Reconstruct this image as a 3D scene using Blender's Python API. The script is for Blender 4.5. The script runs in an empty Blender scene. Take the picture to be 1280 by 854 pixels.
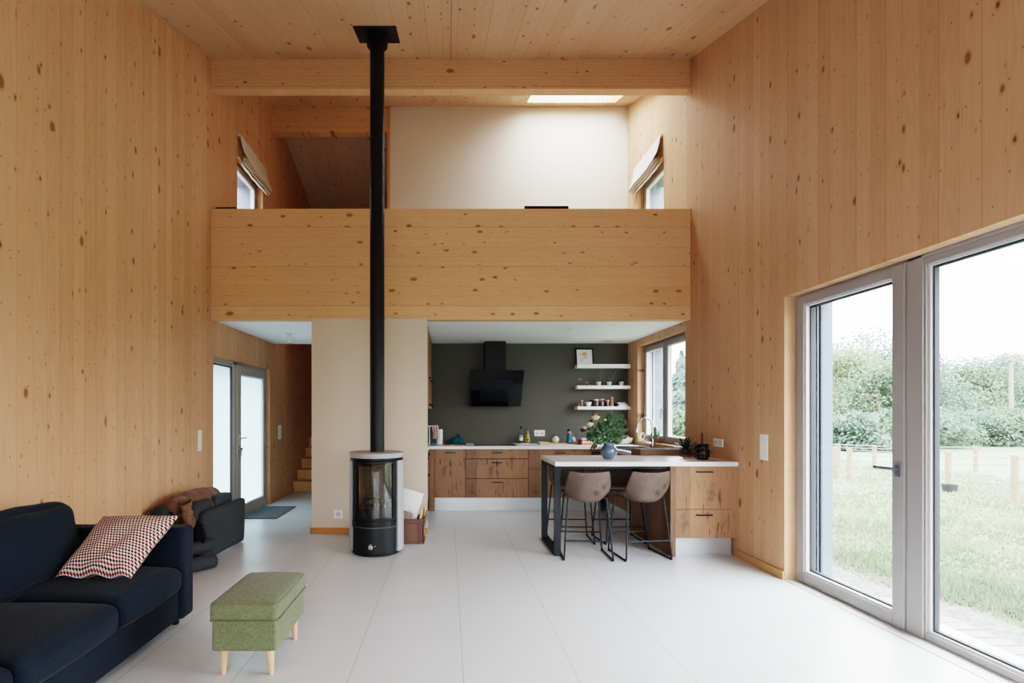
import bpy, bmesh, math, random
from math import pi, sin, cos, radians, sqrt
from mathutils import Vector, Matrix, noise

SC = bpy.context.scene
COL = SC.collection
random.seed(7)

# ------------------------------------------------------------------ mesh builder
class B:
    def __init__(self):
        self.v = []; self.f = []; self.uv = {}
    def add(self, vs, fs):
        b = len(self.v)
        self.v.extend([tuple(p) for p in vs])
        self.f.extend([tuple(i + b for i in f) for f in fs])
        return self
    def box(self, x0, x1, y0, y1, z0, z1, M=None):
        vs = [Vector(p) for p in ((x0,y0,z0),(x1,y0,z0),(x1,y1,z0),(x0,y1,z0),(x0,y0,z1),(x1,y0,z1),(x1,y1,z1),(x0,y1,z1))]
        if M is not None: vs = [M @ p for p in vs]
        return self.add(vs, [(3,2,1,0),(4,5,6,7),(0,1,5,4),(1,2,6,5),(2,3,7,6),(3,0,4,7)])
    def cyl(self, p0, p1, r0, r1=None, n=20, caps=True):
        r1 = r0 if r1 is None else r1
        p0, p1 = Vector(p0), Vector(p1)
        d = (p1 - p0).normalized()
        a = Vector((0,0,1)) if abs(d.z) < .9 else Vector((1,0,0))
        u = d.cross(a).normalized(); w = d.cross(u)
        vs = []
        for p, r in ((p0, r0), (p1, r1)):
            for i in range(n):
                t = 2*pi*i/n
                vs.append(p + u*(r*cos(t)) + w*(r*sin(t)))
        fs = [(i, (i+1) % n, n+(i+1) % n, n+i) for i in range(n)]
        if caps: fs += [tuple(range(n)), tuple(range(2*n-1, n-1, -1))]
        return self.add(vs, fs)
    def tube(self, pts, r, n=10, closed=False, caps=True, flat=1.0):
        pts = [Vector(p) for p in pts]
        m = len(pts)
        rs = r if isinstance(r, (list, tuple)) else [r]*m
        tang = []
        for i in range(m):
            if closed: t = pts[(i+1) % m] - pts[i-1]
            elif i == 0: t = pts[1]-pts[0]
            elif i == m-1: t = pts[-1]-pts[-2]
            else: t = (pts[i+1]-pts[i]).normalized() + (pts[i]-pts[i-1]).normalized()
            tang.append(t.normalized())
        a = Vector((0,0,1)) if abs(tang[0].z) < .9 else Vector((0,1,0))
        u = tang[0].cross(a).normalized()
        vs = []
        for i in range(m):
            t = tang[i]
            u = (u - t*u.dot(t)).normalized()
            w = t.cross(u)
            k = 1.0
            for j in range(n):
                th = 2*pi*j/n
                vs.append(pts[i] + u*(rs[i]*cos(th)) + w*(rs[i]*flat*sin(th)))
        fs = []
        for i in range(m if closed else m-1):
            a0 = i*n; b0 = ((i+1) % m)*n
            for j in range(n):
                fs.append((a0+j, a0+(j+1) % n, b0+(j+1) % n, b0+j))
        if caps and not closed:
            fs += [tuple(range(n-1, -1, -1)), tuple(range((m-1)*n, m*n))]
        return self.add(vs, fs)
    def lathe(self, prof, n=32, c=(0,0,0), axis='z'):
        vs = []; m = len(prof)
        for r, z in prof:
            for i in range(n):
                t = 2*pi*i/n
                p = (r*cos(t), r*sin(t), z)
                if axis == 'x': p = (z, r*cos(t), r*sin(t))
                if axis == 'y': p = (r*cos(t), z, r*sin(t))
                vs.append((p[0]+c[0], p[1]+c[1], p[2]+c[2]))
        fs = [(k*n+i, k*n+(i+1) % n, (k+1)*n+(i+1) % n, (k+1)*n+i) for k in range(m-1) for i in range(n)]
        if prof[0][0] > 1e-6: fs.append(tuple(range(n-1, -1, -1)))
        if prof[-1][0] > 1e-6: fs.append(tuple(range((m-1)*n, m*n)))
        return self.add(vs, fs)
    def prism(self, poly, a0, a1, axis='y'):
        n = len(poly)
        def P(p, a):
            if axis == 'y': return (p[0], a, p[1])
            if axis == 'x': return (a, p[0], p[1])
            return (p[0], p[1], a)
        vs = [P(p, a0) for p in poly] + [P(p, a1) for p in poly]
        fs = [(i, (i+1) % n, n+(i+1) % n, n+i) for i in range(n)] + [tuple(range(n-1, -1, -1)), tuple(range(n, 2*n))]
        return self.add(vs, fs)
    def arc(self, r0, r1, a0, a1, z0, z1, n=24, c=(0,0)):
        vs = []
        for i in range(n+1):
            t = radians(a0 + (a1-a0)*i/n)
            for r, z in ((r0,z0),(r1,z0),(r1,z1),(r0,z1)):
                vs.append((c[0]+r*cos(t), c[1]+r*sin(t), z))
        fs = []
        for i in range(n):
            for j in range(4):
                fs.append((i*4+j, i*4+(j+1) % 4, (i+1)*4+(j+1) % 4, (i+1)*4+j))
        fs += [(3,2,1,0), (n*4, n*4+1, n*4+2, n*4+3)]
        return self.add(vs, fs)
    def sphere(self, c, r, s=(1,1,1), nu=18, nv=12, jit=0, seed=0):
        vs = []; fs = []
        for k in range(nv+1):
            ph = pi*k/nv
            for i in range(nu):
                t = 2*pi*i/nu
                d = Vector((sin(ph)*cos(t), sin(ph)*sin(t), cos(ph)))
                q = 1 + (jit*noise.noise(d*2.3 + Vector((seed, 0, 0))) if jit else 0)
                vs.append((c[0]+r*s[0]*d.x*q, c[1]+r*s[1]*d.y*q, c[2]+r*s[2]*d.z*q))
        for k in range(nv):
            for i in range(nu):
                fs.append((k*nu+i, k*nu+(i+1) % nu, (k+1)*nu+(i+1) % nu, (k+1)*nu+i))
        return self.add(vs, fs)
    def grid(self, fn, nu, nv):
        vs = [fn(i/nu, j/nv) for j in range(nv+1) for i in range(nu+1)]
        fs = [(j*(nu+1)+i, j*(nu+1)+i+1, (j+1)*(nu+1)+i+1, (j+1)*(nu+1)+i) for j in range(nv) for i in range(nu)]
        return self.add(vs, fs)
    def xform(self, M, start=0):
        self.v[start:] = [tuple(M @ Vector(p)) for p in self.v[start:]]
        return self
    def build(self, name, mat, parent=None, smooth=None, bevel=0, seg=2, sub=0, solid=0, fix=True, weld=False):
        me = bpy.data.meshes.new(name)
        me.from_pydata(self.v, [], self.f)
        if fix or weld:
            bm = bmesh.new(); bm.from_mesh(me)
            if weld: bmesh.ops.remove_doubles(bm, verts=bm.verts, dist=1e-5)
            if fix: bmesh.ops.recalc_face_normals(bm, faces=bm.faces)
            bm.to_mesh(me); bm.free()
        if smooth is not None:
            me.polygons.foreach_set('use_smooth', [True]*len(me.polygons))
            if smooth < 180: me.set_sharp_from_angle(angle=radians(smooth))
        me.materials.append(mat)
        o = bpy.data.objects.new(name, me); COL.objects.link(o)
        if parent is not None: o.parent = parent
        if solid:
            m = o.modifiers.new('solid', 'SOLIDIFY'); m.thickness = solid; m.offset = 0
        if bevel:
            m = o.modifiers.new('bevel', 'BEVEL'); m.width = bevel; m.segments = seg; m.limit_method = 'ANGLE'; m.angle_limit = radians(40)
            if smooth is None:
                me.polygons.foreach_set('use_smooth', [True]*len(me.polygons)); m.harden_normals = True
        if sub:
            m = o.modifiers.new('sub', 'SUBSURF'); m.levels = sub; m.render_levels = sub
        me.update()
        return o

def puffy(sx, sy, sz, r=.05, bulge=(0,0,0), n=14, wr=0.0, seed=0, c=(0,0,0)):
    """rounded, bulging cushion body centred on c; returns B"""
    b = B(); hx, hy, hz = sx/2, sy/2, sz/2
    idx = {}; vs = []; fs = []
    def vert(i, j, k):
        if (i,j,k) in idx: return idx[(i,j,k)]
        u = [2*i/n-1, 2*j/n-1, 2*k/n-1]
        # concentrate samples near the rim
        u = [math.copysign(1-(1-abs(t))**1.35, t) for t in u]
        p = Vector((u[0]*hx, u[1]*hy, u[2]*hz))
        q = Vector((max(-(hx-r), min(hx-r, p.x)), max(-(hy-r), min(hy-r, p.y)), max(-(hz-r), min(hz-r, p.z))))
        d = p - q
        if d.length > 1e-9: p = q + d.normalized()*min(r, max(abs(d.x), abs(d.y), abs(d.z)))
        e = [cos(t*pi/2)**.7 if abs(t) < 1 else 0 for t in u]
        p.x += bulge[0]*u[0]*e[1]*e[2]; p.y += bulge[1]*u[1]*e[0]*e[2]; p.z += bulge[2]*u[2]*e[0]*e[1]
        if wr:
            nn = noise.noise(Vector((p.x*5+seed, p.y*5, p.z*5))) + .5*noise.noise(Vector((p.x*13+seed, p.y*9, p.z*11)))
            p += p.normalized()*wr*nn
        idx[(i,j,k)] = len(vs); vs.append(p + Vector(c)); return idx[(i,j,k)]
    for s in (0, n):
        for a in range(n):
            for bb in range(n):
                fs.append((vert(s,a,bb), vert(s,a+1,bb), vert(s,a+1,bb+1), vert(s,a,bb+1)))
                fs.append((vert(a,s,bb), vert(a+1,s,bb), vert(a+1,s,bb+1), vert(a,s,bb+1)))
                fs.append((vert(a,bb,s), vert(a+1,bb,s), vert(a+1,bb+1,s), vert(a,bb+1,s)))
    return b.add(vs, fs)

def T(name, label, cat, loc=(0,0,0), rz=0, group=None):
    o = bpy.data.objects.new(name, None); o.empty_display_size = .1; COL.objects.link(o)
    o.location = loc; o.rotation_euler = (0, 0, rz)
    o['label'] = label; o['category'] = cat
    if group: o['group'] = group
    return o
def tag(o, label, cat, group=None, kind=None):
    o['label'] = label; o['category'] = cat
    if group: o['group'] = group
    if kind: o['kind'] = kind
    return o
def S(o, label, cat='setting'):
    o['kind'] = 'structure'; o['label'] = label; o['category'] = cat
    return o
def copy_thing(root, loc, rz, label):
    r = root.copy(); COL.objects.link(r); r.location = loc; r.rotation_euler = (0, 0, rz); r['label'] = label
    for ch in list(root.children):
        c = ch.copy(); COL.objects.link(c); c.parent = r
        for g in list(ch.children):
            d = g.copy(); COL.objects.link(d); d.parent = c
    return r

# ------------------------------------------------------------------ materials
class N:
    """tiny helper to write node graphs"""
    def __init__(self, name):
        self.m = bpy.data.materials.new(name); self.m.use_nodes = True
        self.t = self.m.node_tree; self.t.nodes.clear()
        self.out = self.t.nodes.new('ShaderNodeOutputMaterial')
    def n(self, typ, **kw):
        x = self.t.nodes.new(typ)
        for k, v in kw.items(): setattr(x, k, v)
        return x
    def put(self, sock, val):
        if isinstance(val, bpy.types.NodeSocket): self.t.links.new(val, sock)
        elif val is not None:
            if sock.type == 'RGBA' and len(val) == 3: val = (*val, 1)
            sock.default_value = val
    def ma(self, op, a, b=None, c=None):
        x = self.n('ShaderNodeMath', operation=op)
        self.put(x.inputs[0], a); self.put(x.inputs[1], b); self.put(x.inputs[2], c)
        return x.outputs[0]
    def mix(self, f, a, b, mode='MIX'):
        x = self.n('ShaderNodeMix', data_type='RGBA', blend_type=mode)
        self.put(x.inputs[0], f); self.put(x.inputs[6], a); self.put(x.inputs[7], b)
        return x.outputs[2]
    def ramp(self, f, lo, hi, a=0., b=1.):
        x = self.n('ShaderNodeMapRange', interpolation_type='SMOOTHSTEP')
        self.put(x.inputs[0], f); self.put(x.inputs[1], lo); self.put(x.inputs[2], hi); self.put(x.inputs[3], a); self.put(x.inputs[4], b)
        return x.outputs[0]
    def xyz(self, x, y, z):
        c = self.n('ShaderNodeCombineXYZ'); self.put(c.inputs[0], x); self.put(c.inputs[1], y); self.put(c.inputs[2], z)
        return c.outputs[0]
    def coords(self, kind='Object'):
        tc = self.n('ShaderNodeTexCoord'); s = self.n('ShaderNodeSeparateXYZ')
        self.t.links.new(tc.outputs[kind], s.inputs[0])
        return tc.outputs[kind], s.outputs[0], s.outputs[1], s.outputs[2]
    def noise(self, vec, scale=1., detail=3., rough=.5, dist=0.):
        x = self.n('ShaderNodeTexNoise')
        self.put(x.inputs['Vector'], vec); self.put(x.inputs['Scale'], scale); self.put(x.inputs['Detail'], detail)
        self.put(x.inputs['Roughness'], rough); self.put(x.inputs['Distortion'], dist)
        return x.outputs[0]
    def white(self, vec):
        x = self.n('ShaderNodeTexWhiteNoise', noise_dimensions='3D'); self.put(x.inputs['Vector'], vec)
        return x.outputs['Value']
    def voro(self, vec, scale=1.):
        x = self.n('ShaderNodeTexVoronoi', voronoi_dimensions='2D'); self.put(x.inputs['Vector'], vec); self.put(x.inputs['Scale'], scale)
        s = self.n('ShaderNodeSeparateColor'); self.t.links.new(x.outputs['Color'], s.inputs[0])
        return x.outputs['Distance'], s.outputs[0], s.outputs[1]
    def bump(self, h, strength=.3, dist=.01):
        x = self.n('ShaderNodeBump'); self.put(x.inputs['Height'], h); self.put(x.inputs['Strength'], strength); self.put(x.inputs['Distance'], dist)
        return x.outputs[0]
    def pbr(self, col, rough=.5, metal=0., normal=None, spec=None, trans=None, alpha=None, coat=None, sheen=None, emit=None):
        p = self.n('ShaderNodeBsdfPrincipled')
        self.put(p.inputs['Base Color'], col); self.put(p.inputs['Roughness'], rough); self.put(p.inputs['Metallic'], metal)
        if normal is not None: self.put(p.inputs['Normal'], normal)
        if spec is not None: self.put(p.inputs['Specular IOR Level'], spec)
        if trans is not None: self.put(p.inputs['Transmission Weight'], trans)
        if coat is not None: self.put(p.inputs['Coat Weight'], coat)
        if sheen is not None: self.put(p.inputs['Sheen Weight'], sheen)
        self.t.links.new(p.outputs[0], self.out.inputs[0])
        return self.m

def srgb(r, g, b):
    f = lambda c: (c/255/12.92) if c/255 <= .04045 else ((c/255+.055)/1.055)**2.4
    return (f(r), f(g), f(b))
def plain(name, col, rough=.5, metal=0., nz=0., scale=40, bump=0., spec=None, coat=None, sheen=None):
    k = N(name); v, x, y, z = k.coords()
    c = col; nrm = None
    if nz or bump:
        h = k.noise(v, scale, 4)
        if nz: c = k.mix(h, tuple(t*(1-nz) for t in col), tuple(min(1, t*(1+nz)) for t in col))
        if bump: nrm = k.bump(h, bump, .004)
    return k.pbr(c, rough, metal, nrm, spec, coat=coat, sheen=sheen)

def clt(name, u, v, plank, light, dark, seam=.35, knots=1., length=7.5, rough=.55, seed=0., lam=0., fine=1.):
    """spruce boards: u = axis across the boards, v = axis along the grain"""
    k = N(name); P, *ax = k.coords()
    U, V = ax['xyz'.index(u)], ax['xyz'.index(v)]
    W = ax[[i for i in range(3) if 'xyz'[i] not in (u, v)][0]]
    U = k.ma('ADD', U, seed)
    q = k.ma('DIVIDE', U, plank)
    i1 = k.ma('FLOOR', q); fr = k.ma('FRACT', q)
    r1 = k.white(k.xyz(i1, seed+.37, 1.3))
    V2 = k.ma('ADD', V, k.ma('MULTIPLY', r1, 23.))
    i2 = k.ma('FLOOR', k.ma('DIVIDE', V2, length))
    r2 = k.white(k.xyz(i1, i2, 4.1)); r3 = k.white(k.xyz(i1, i2, 9.7))
    # fine streaks and broad flame figure
    g1 = k.noise(k.xyz(k.ma('MULTIPLY', U, 70.), k.ma('MULTIPLY', V2, 1.3), k.ma('MULTIPLY', r2, 9.)), 1., 4, .6)
    g2 = k.noise(k.xyz(k.ma('MULTIPLY', U, 9.), k.ma('MULTIPLY', V2, .55), k.ma('MULTIPLY', r2, 31.)), 1., 2, .5)
    rings = k.ma('SINE', k.ma('MULTIPLY', g2, 90.))
    ringf = k.ma('MULTIPLY', k.ma('ADD', rings, 1.), .5)
    f = k.ma('ADD', k.ma('MULTIPLY', g1, .55*fine), k.ma('MULTIPLY', ringf, .17))
    f = k.ma('ADD', f, k.ma('MULTIPLY', k.ma('SUBTRACT', r1, .5), .28))
    f = k.ma('ADD', f, k.ma('MULTIPLY', k.ma('SUBTRACT', r2, .5), .12))
    cloud = k.noise(k.xyz(k.ma('MULTIPLY', U, 1.1), k.ma('MULTIPLY', V, .6), W), 1., 2)
    f = k.ma('ADD', f, k.ma('MULTIPLY', k.ma('SUBTRACT', cloud, .5), .5))
    f = k.ramp(f, 0., .95)
    c = k.mix(f, light, dark)
    red = k.mix(k.ma('MULTIPLY', k.white(k.xyz(i1, seed, 6.6)), .22), c, (dark[0]*1.12, dark[1]*.93, dark[2]*.82))
    c = red
    # knots, large and pin
    kv = k.xyz(k.ma('ADD', k.ma('DIVIDE', U, .135), k.ma('MULTIPLY', r1, 5.)), k.ma('DIVIDE', V2, .26), 0.)
    wob = k.noise(P, 18., 2)
    d, ra, rb = k.voro(kv)
    d = k.ma('ADD', d, k.ma('MULTIPLY', k.ma('SUBTRACT', wob, .5), .05))
    dens = k.ma('MULTIPLY', k.ma('SUBTRACT', k.noise(k.xyz(k.ma('MULTIPLY', U, 1.6), k.ma('MULTIPLY', V, .9), 8.), 1., 2), .5), .9)
    ra = k.ma('ADD', ra, dens)
    rad = k.ma('MULTIPLY', k.ma('MULTIPLY', k.ramp(ra, .45, 1.1), k.ma('ADD', .55, k.ma('MULTIPLY', rb, rb))), .128*knots)
    halo = k.ramp(k.ma('SUBTRACT', d, rad), 0., .09, .45, 0.)
    halo = k.ma('MULTIPLY', halo, k.ramp(ra, .58, .65))
    core = k.ramp(k.ma('SUBTRACT', d, rad), -.03, .012, 1., 0.)
    core = k.ma('MULTIPLY', core, k.ramp(ra, .58, .67, 0., .88))
    c = k.mix(halo, c, (dark[0]*.72, dark[1]*.62, dark[2]*.5))
    c = k.mix(core, c, k.mix(k.ramp(rb, .2, .9), (dark[0]*.2, dark[1]*.16, dark[2]*.16), (dark[0]*.48, dark[1]*.38, dark[2]*.3)))
    d2, rc, rd = k.voro(k.xyz(k.ma('DIVIDE', U, .07), k.ma('DIVIDE', V2, .11), 0.))
    pin = k.ma('MULTIPLY', k.ramp(d2, .035, .085, 1., 0.), k.ramp(rc, .72, .78, 0., .8))
    c = k.mix(k.ma('MULTIPLY', pin, min(1., knots)), c, (dark[0]*.28, dark[1]*.22, dark[2]*.2))
    # resin streaks
    st = k.noise(k.xyz(k.ma('MULTIPLY', U, 45.), k.ma('MULTIPLY', V2, 1.9), 3.3), 1., 2)
    c = k.mix(k.ramp(st, .72, .82, 0., .45), c, (dark[0]*.55, dark[1]*.45, dark[2]*.38))
    # joints
    edge = k.ma('MINIMUM', fr, k.ma('SUBTRACT', 1., fr))
    w = .0016/plank
    sm = k.ramp(edge, w*.4, w*1.6, 1., 0.)
    sm = k.ma('MULTIPLY', sm, k.ramp(k.white(k.xyz(k.ma('ROUND', q), seed, 2.2)), .25, .9, .1, seam*2))
    if lam:
        ql = k.ma('FRACT', k.ma('DIVIDE', U, lam)); el = k.ma('MINIMUM', ql, k.ma('SUBTRACT', 1., ql))
        sm = k.ma('MAXIMUM', sm, k.ramp(el, .0012/lam*.4, .0012/lam*2, .28, 0.))
    c = k.mix(sm, c, (dark[0]*.35, dark[1]*.28, dark[2]*.22))
    h = k.ma('SUBTRACT', k.ma('MULTIPLY', g1, .25), sm)
    return k.pbr(c, rough, 0, k.bump(h, .12, .003), spec=.3)

def oak(name, tint=1., darken=0.):
    k = N(name); P, x, y, z = k.coords()
    U = k.ma('ADD', x, k.ma('MULTIPLY', y, 1.07)); V = z
    q = k.ma('DIVIDE', k.ma('ADD', U, 3.1), .305); i1 = k.ma('FLOOR', q); fr = k.ma('FRACT', q)
    r1 = k.white(k.xyz(i1, .7, 2.)); V2 = k.ma('ADD', V, k.ma('MULTIPLY', r1, 11.))
    g1 = k.noise(k.xyz(k.ma('MULTIPLY', U, 60.), k.ma('MULTIPLY', V2, 2.2), r1), 1., 5, .65)
    g2 = k.noise(k.xyz(k.ma('MULTIPLY', U, 7.), k.ma('MULTIPLY', V2, 2.), r1), 1., 3, .6)
    f = k.ma('ADD', k.ma('MULTIPLY', g1, .6), k.ma('MULTIPLY', k.ma('SUBTRACT', r1, .5), .35))
    f = k.ramp(k.ma('ADD', f, k.ma('MULTIPLY', g2, .35)), .2, .85)
    a = tuple(t*tint for t in (.325, .182, .105)); b = tuple(t*tint for t in (.180, .098, .056))
    c = k.mix(f, a, b)
    # dark blotchy knots with cracks
    wob = k.noise(P, 14., 3)
    d, ra, rb = k.voro(k.xyz(k.ma('DIVIDE', U, .14), k.ma('DIVIDE', V2, .46), 0.))
    d = k.ma('ADD', d, k.ma('MULTIPLY', k.ma('SUBTRACT', wob, .5), .95))
    kn = k.ma('MULTIPLY', k.ramp(d, .0, .34, 1., 0.), k.ramp(ra, .45, .75, 0., .5))
    c = k.mix(kn, c, (.06*tint, .032*tint, .02*tint))
    cr = k.noise(k.xyz(k.ma('MULTIPLY', U, 34.), k.ma('MULTIPLY', V2, 3.4), 7.), 1., 3, .6, .6)
    crm = k.ma('MULTIPLY', k.ramp(cr, .57, .65), k.ramp(k.noise(P, 3.1, 2), .42, .6))
    c = k.mix(k.ma('MULTIPLY', crm, .85), c, (.045*tint, .026*tint, .018*tint))
    edge = k.ma('MINIMUM', fr, k.ma('SUBTRACT', 1., fr))
    sm = k.ma('MULTIPLY', k.ramp(edge, .002, .008, 1., 0.), .45)
    c = k.mix(sm, c, (.05*tint, .03*tint, .02*tint))
    return k.pbr(c, .5, 0, k.bump(k.ma('SUBTRACT', g1, crm), .15, .003), spec=.35)

def fabric(name, a, b, scale=260., rough=.9, bump=.25, cross=True, sheen=.15):
    k = N(name); P, x, y, z = k.coords()
    h1 = k.noise(k.xyz(k.ma('MULTIPLY', x, 1.), k.ma('MULTIPLY', y, 1.), k.ma('MULTIPLY', z, .16)), scale, 2)
    h2 = k.noise(k.xyz(k.ma('MULTIPLY', x, .16), k.ma('MULTIPLY', y, .16), z), scale, 2)
    h = k.ma('MULTIPLY', k.ma('ADD', h1, h2), .5)
    big = k.noise(P, 5., 3)
    f = k.ramp(k.ma('ADD', h, k.ma('MULTIPLY', k.ma('SUBTRACT', big, .5), .12)), .36, .64)
    return k.pbr(k.mix(f, a, b), rough, 0, k.bump(h, bump, .002), spec=.2, sheen=sheen)

def schlick(k, f0, p=5.):
    g = k.n('ShaderNodeNewGeometry'); d = k.n('ShaderNodeVectorMath', operation='DOT_PRODUCT')
    k.t.links.new(g.outputs['Normal'], d.inputs[0]); k.t.links.new(g.outputs['Incoming'], d.inputs[1])
    c = k.ma('SUBTRACT', 1., k.ma('MINIMUM', k.ma('ABSOLUTE', d.outputs['Value']), 1.))
    return k.ma('ADD', f0, k.ma('MULTIPLY', 1.-f0, k.ma('POWER', c, p)))
def glass(name, tint=(1,1,1), refl=.06, rough=0.):
    k = N(name)
    tr = k.n('ShaderNodeBsdfTransparent'); k.put(tr.inputs[0], tint)
    gl = k.n('ShaderNodeBsdfGlossy'); gl.inputs['Roughness'].default_value = rough
    mx = k.n('ShaderNodeMixShader'); k.put(mx.inputs[0], schlick(k, refl))
    k.t.links.new(tr.outputs[0], mx.inputs[1]); k.t.links.new(gl.outputs[0], mx.inputs[2])
    k.t.links.new(mx.outputs[0], k.out.inputs[0])
    return k.m

SPR_L, SPR_D = (.635, .398, .245), (.495, .278, .150)
M = {}
M['wall_y'] = clt('spruce_side_wall', 'y', 'z', .122, SPR_L, SPR_D, seed=.3)
M['wall_r'] = clt('spruce_right_wall', 'y', 'z', .118, (.585, .388, .245), (.460, .282, .162), seed=5.7, knots=.85)
M['wall_x'] = clt('spruce_cross_wall', 'x', 'z', .12, SPR_L, SPR_D, seed=2.1)
M['ceil'] = clt('spruce_ceiling', 'x', 'y', .155, (.615, .435, .285), (.495, .328, .200), seed=1.3, knots=1.1)
M['para'] = clt('spruce_parapet', 'z', 'x', .2278, (.700, .460, .270), (.585, .350, .180), seed=.55, knots=1.0, lam=.1139, seam=.4)
M['beam'] = clt('glulam_beam', 'z', 'x', .115, (.680, .445, .262), (.550, .335, .178), seed=.91, knots=1.0, lam=.042)
M['ceil_d'] = clt('spruce_rear_slope', 'x', 'y', .155, (.60, .49, .39), (.48, .38, .29), seed=4.3)
M['post'] = clt('spruce_trim', 'x', 'z', .1, (.55, .34, .17), (.42, .24, .11), seed=3.)
M['trimw'] = clt('wood_baseboard', 'z', 'y', .4, (.56, .34, .18), (.46, .26, .125), knots=.6)
M['trimo'] = clt('orange_baseboard', 'z', 'x', .4, (.50, .25, .085), (.42, .19, .06), knots=.5)
M['stair'] = clt('spruce_stairs', 'z', 'x', .21, (.60, .38, .19), (.46, .265, .12), knots=.9)
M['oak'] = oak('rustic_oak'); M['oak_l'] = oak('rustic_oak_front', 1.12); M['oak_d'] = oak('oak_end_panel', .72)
M['cream'] = plain('cream_plaster', srgb(203, 190, 174), .9, nz=.02, scale=6, bump=.03)
M['whitewall'] = plain('white_plaster', srgb(208, 202, 190), .9, nz=.015, scale=6)
M['whiteceil'] = plain('white_ceiling_paint', srgb(240, 246, 252), .85)
M['grey'] = plain('dark_grey_paint', srgb(82, 80, 75), .7, nz=.03, scale=5)
M['white'] = plain('white_lacquer', (.78, .79, .80), .35)
M['counter'] = plain('white_worktop', (.76, .76, .77), .28, nz=.015, scale=15)
M['plastic'] = plain('white_plastic', (.80, .80, .78), .35)
M['plasticd'] = plain('grey_edge_strip', (.13, .115, .105), .9, spec=.05)
M['gap'] = plain('carcass_gap_shade', (.022, .015, .011), .8)  # carcass coloured near black to paint shade into gaps between fronts
M['plasticg'] = plain('grey_plastic', (.55, .55, .54), .4)
M['black'] = plain('black_steel', (.006, .0065, .0075), .45, spec=.3)
M['blackm'] = plain('matt_black_metal', (.008, .0095, .0115), .48, nz=.1, scale=60, spec=.3)
M['bar'] = plain('blue_black_steel', (.007, .0105, .015), .45, spec=.35)
M['steel'] = plain('brushed_steel', (.62, .63, .65), .34, metal=.9, nz=.04, scale=30)
M['chrome'] = plain('chrome', (.42, .43, .45), .16, metal=1.)
M['plinth'] = plain('aluminium_plinth', (.50, .525, .56), .32, metal=.5)
M['frame'] = plain('taupe_window_frame', srgb(150, 147, 147), .5)
M['dframe'] = plain('lightened_taupe_door_frame', srgb(168, 161, 157), .5)  # frame taupe lightened in colour to make up for weak hall light
M['bead'] = plain('light_glazing_bead', srgb(205, 208, 210), .45)
M['gasket'] = plain('black_gasket', (.03, .035, .045), .6)
M['clad'] = plain('grey_blue_cladding', srgb(106, 116, 130), .6)
M['rail'] = plain('dark_shutter_rail', srgb(66, 75, 88), .5)
M['glass'] = glass('window_glass', (.97, .985, .98), .045)
M['clear'] = glass('clear_glass', (.93, .95, .95), .06)
M['navy'] = fabric('navy_cotton', (.0058, .0102, .0185), (.0108, .0180, .0310), 300, sheen=.05)
M['green'] = fabric('green_linen', (.095, .108, .058), (.165, .178, .102), 330, bump=.35)
M['greyfab'] = fabric('charcoal_vinyl', (.030, .033, .039), (.048, .052, .060), 200, rough=.7, bump=.1, sheen=.02)
M['brownfab'] = fabric('brown_nylon', (.120, .062, .042), (.175, .094, .064), 30, rough=.55, bump=.1, sheen=.1)
M['cream_fab'] = fabric('cream_linen', (.62, .58, .52), (.72, .69, .63), 200, bump=.2)
M['teal'] = fabric('teal_cloth', (.004, .045, .062), (.008, .085, .11), 120)
M['pink_fab'] = fabric('pink_striped_towel', (.52, .36, .36), (.66, .52, .50), 60)
M['mat'] = fabric('grey_mat', (.030, .036, .042), (.058, .065, .072), 220, bump=.5)
M['beech'] = clt('beech_leg', 'x', 'z', .5, (.66, .43, .27), (.56, .34, .20), knots=0., seam=0.)
M['stone'] = plain('grey_soapstone', (.34, .345, .36), .6, nz=.2, scale=55, bump=.08)
M['terra'] = plain('terracotta', (.36, .13, .075), .75, nz=.1)
M['pinkpot'] = plain('pale_pink_ceramic', (.66, .57, .56), .4)
M['darkpot'] = plain('dark_grey_pot', (.05, .052, .055), .6)
M['jug'] = plain('black_glaze', (.005, .006, .009), .3, spec=.35)
M['vaseblue'] = plain('blue_grey_glaze', (.095, .135, .205), .13, coat=.7)
M['leaf'] = plain('bouquet_leaf', (.042, .092, .040), .5, nz=.5, scale=45)
M['leafd'] = plain('dark_succulent_leaf', (.018, .045, .026), .5, nz=.3)
M['succ'] = plain('green_succulent', (.06, .15, .07), .5, nz=.3)
M['cactus'] = plain('cactus_green', (.10, .24, .10), .6, nz=.3, scale=80)
M['rose'] = plain('cream_rose', (.68, .56, .38), .7, nz=.12, scale=60)
M['rosed'] = plain('burgundy_rose', (.06, .006, .008), .6)
M['rosec'] = plain('copper_flower', (.33, .14, .06), .7)
M['brownc'] = plain('brown_crate_plastic', (.125, .052, .038), .55, nz=.06)
M['paper'] = plain('white_paper', (.78, .77, .75), .8)
M['board'] = clt('light_chopping_board', 'y', 'x', .08, (.62, .42, .27), (.52, .33, .19), knots=0.)
M['mill'] = clt('wood_mill', 'x', 'z', .5, (.50, .26, .12), (.40, .19, .08), knots=0., seam=0.)
M['cork'] = plain('cork', (.45, .26, .13), .8, nz=.2)
M['melon'] = plain('pale_melon', (.58, .50, .34), .7, nz=.15, scale=90)
M['bluefl'] = plain('blue_flask', (.006, .12, .20), .35)
M['oil'] = plain('yellow_oil_bottle', (.22, .17, .02), .2)
M['amber'] = plain('brown_liquor', (.10, .045, .018), .2)
M['redbox'] = plain('orange_red_box', (.55, .13, .075), .6)
M['red'] = plain('dark_red_wax', (.10, .012, .018), .5)
M['egg'] = plain('brown_egg', (.52, .28, .18), .5)
M['lemon'] = plain('pale_yellow_fruit', (.62, .50, .24), .55)
M['yellow'] = plain('yellow_plastic', (.55, .42, .06), .5)
M['gold'] = plain('brass_key', (.55, .38, .14), .35, metal=.8)
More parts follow.
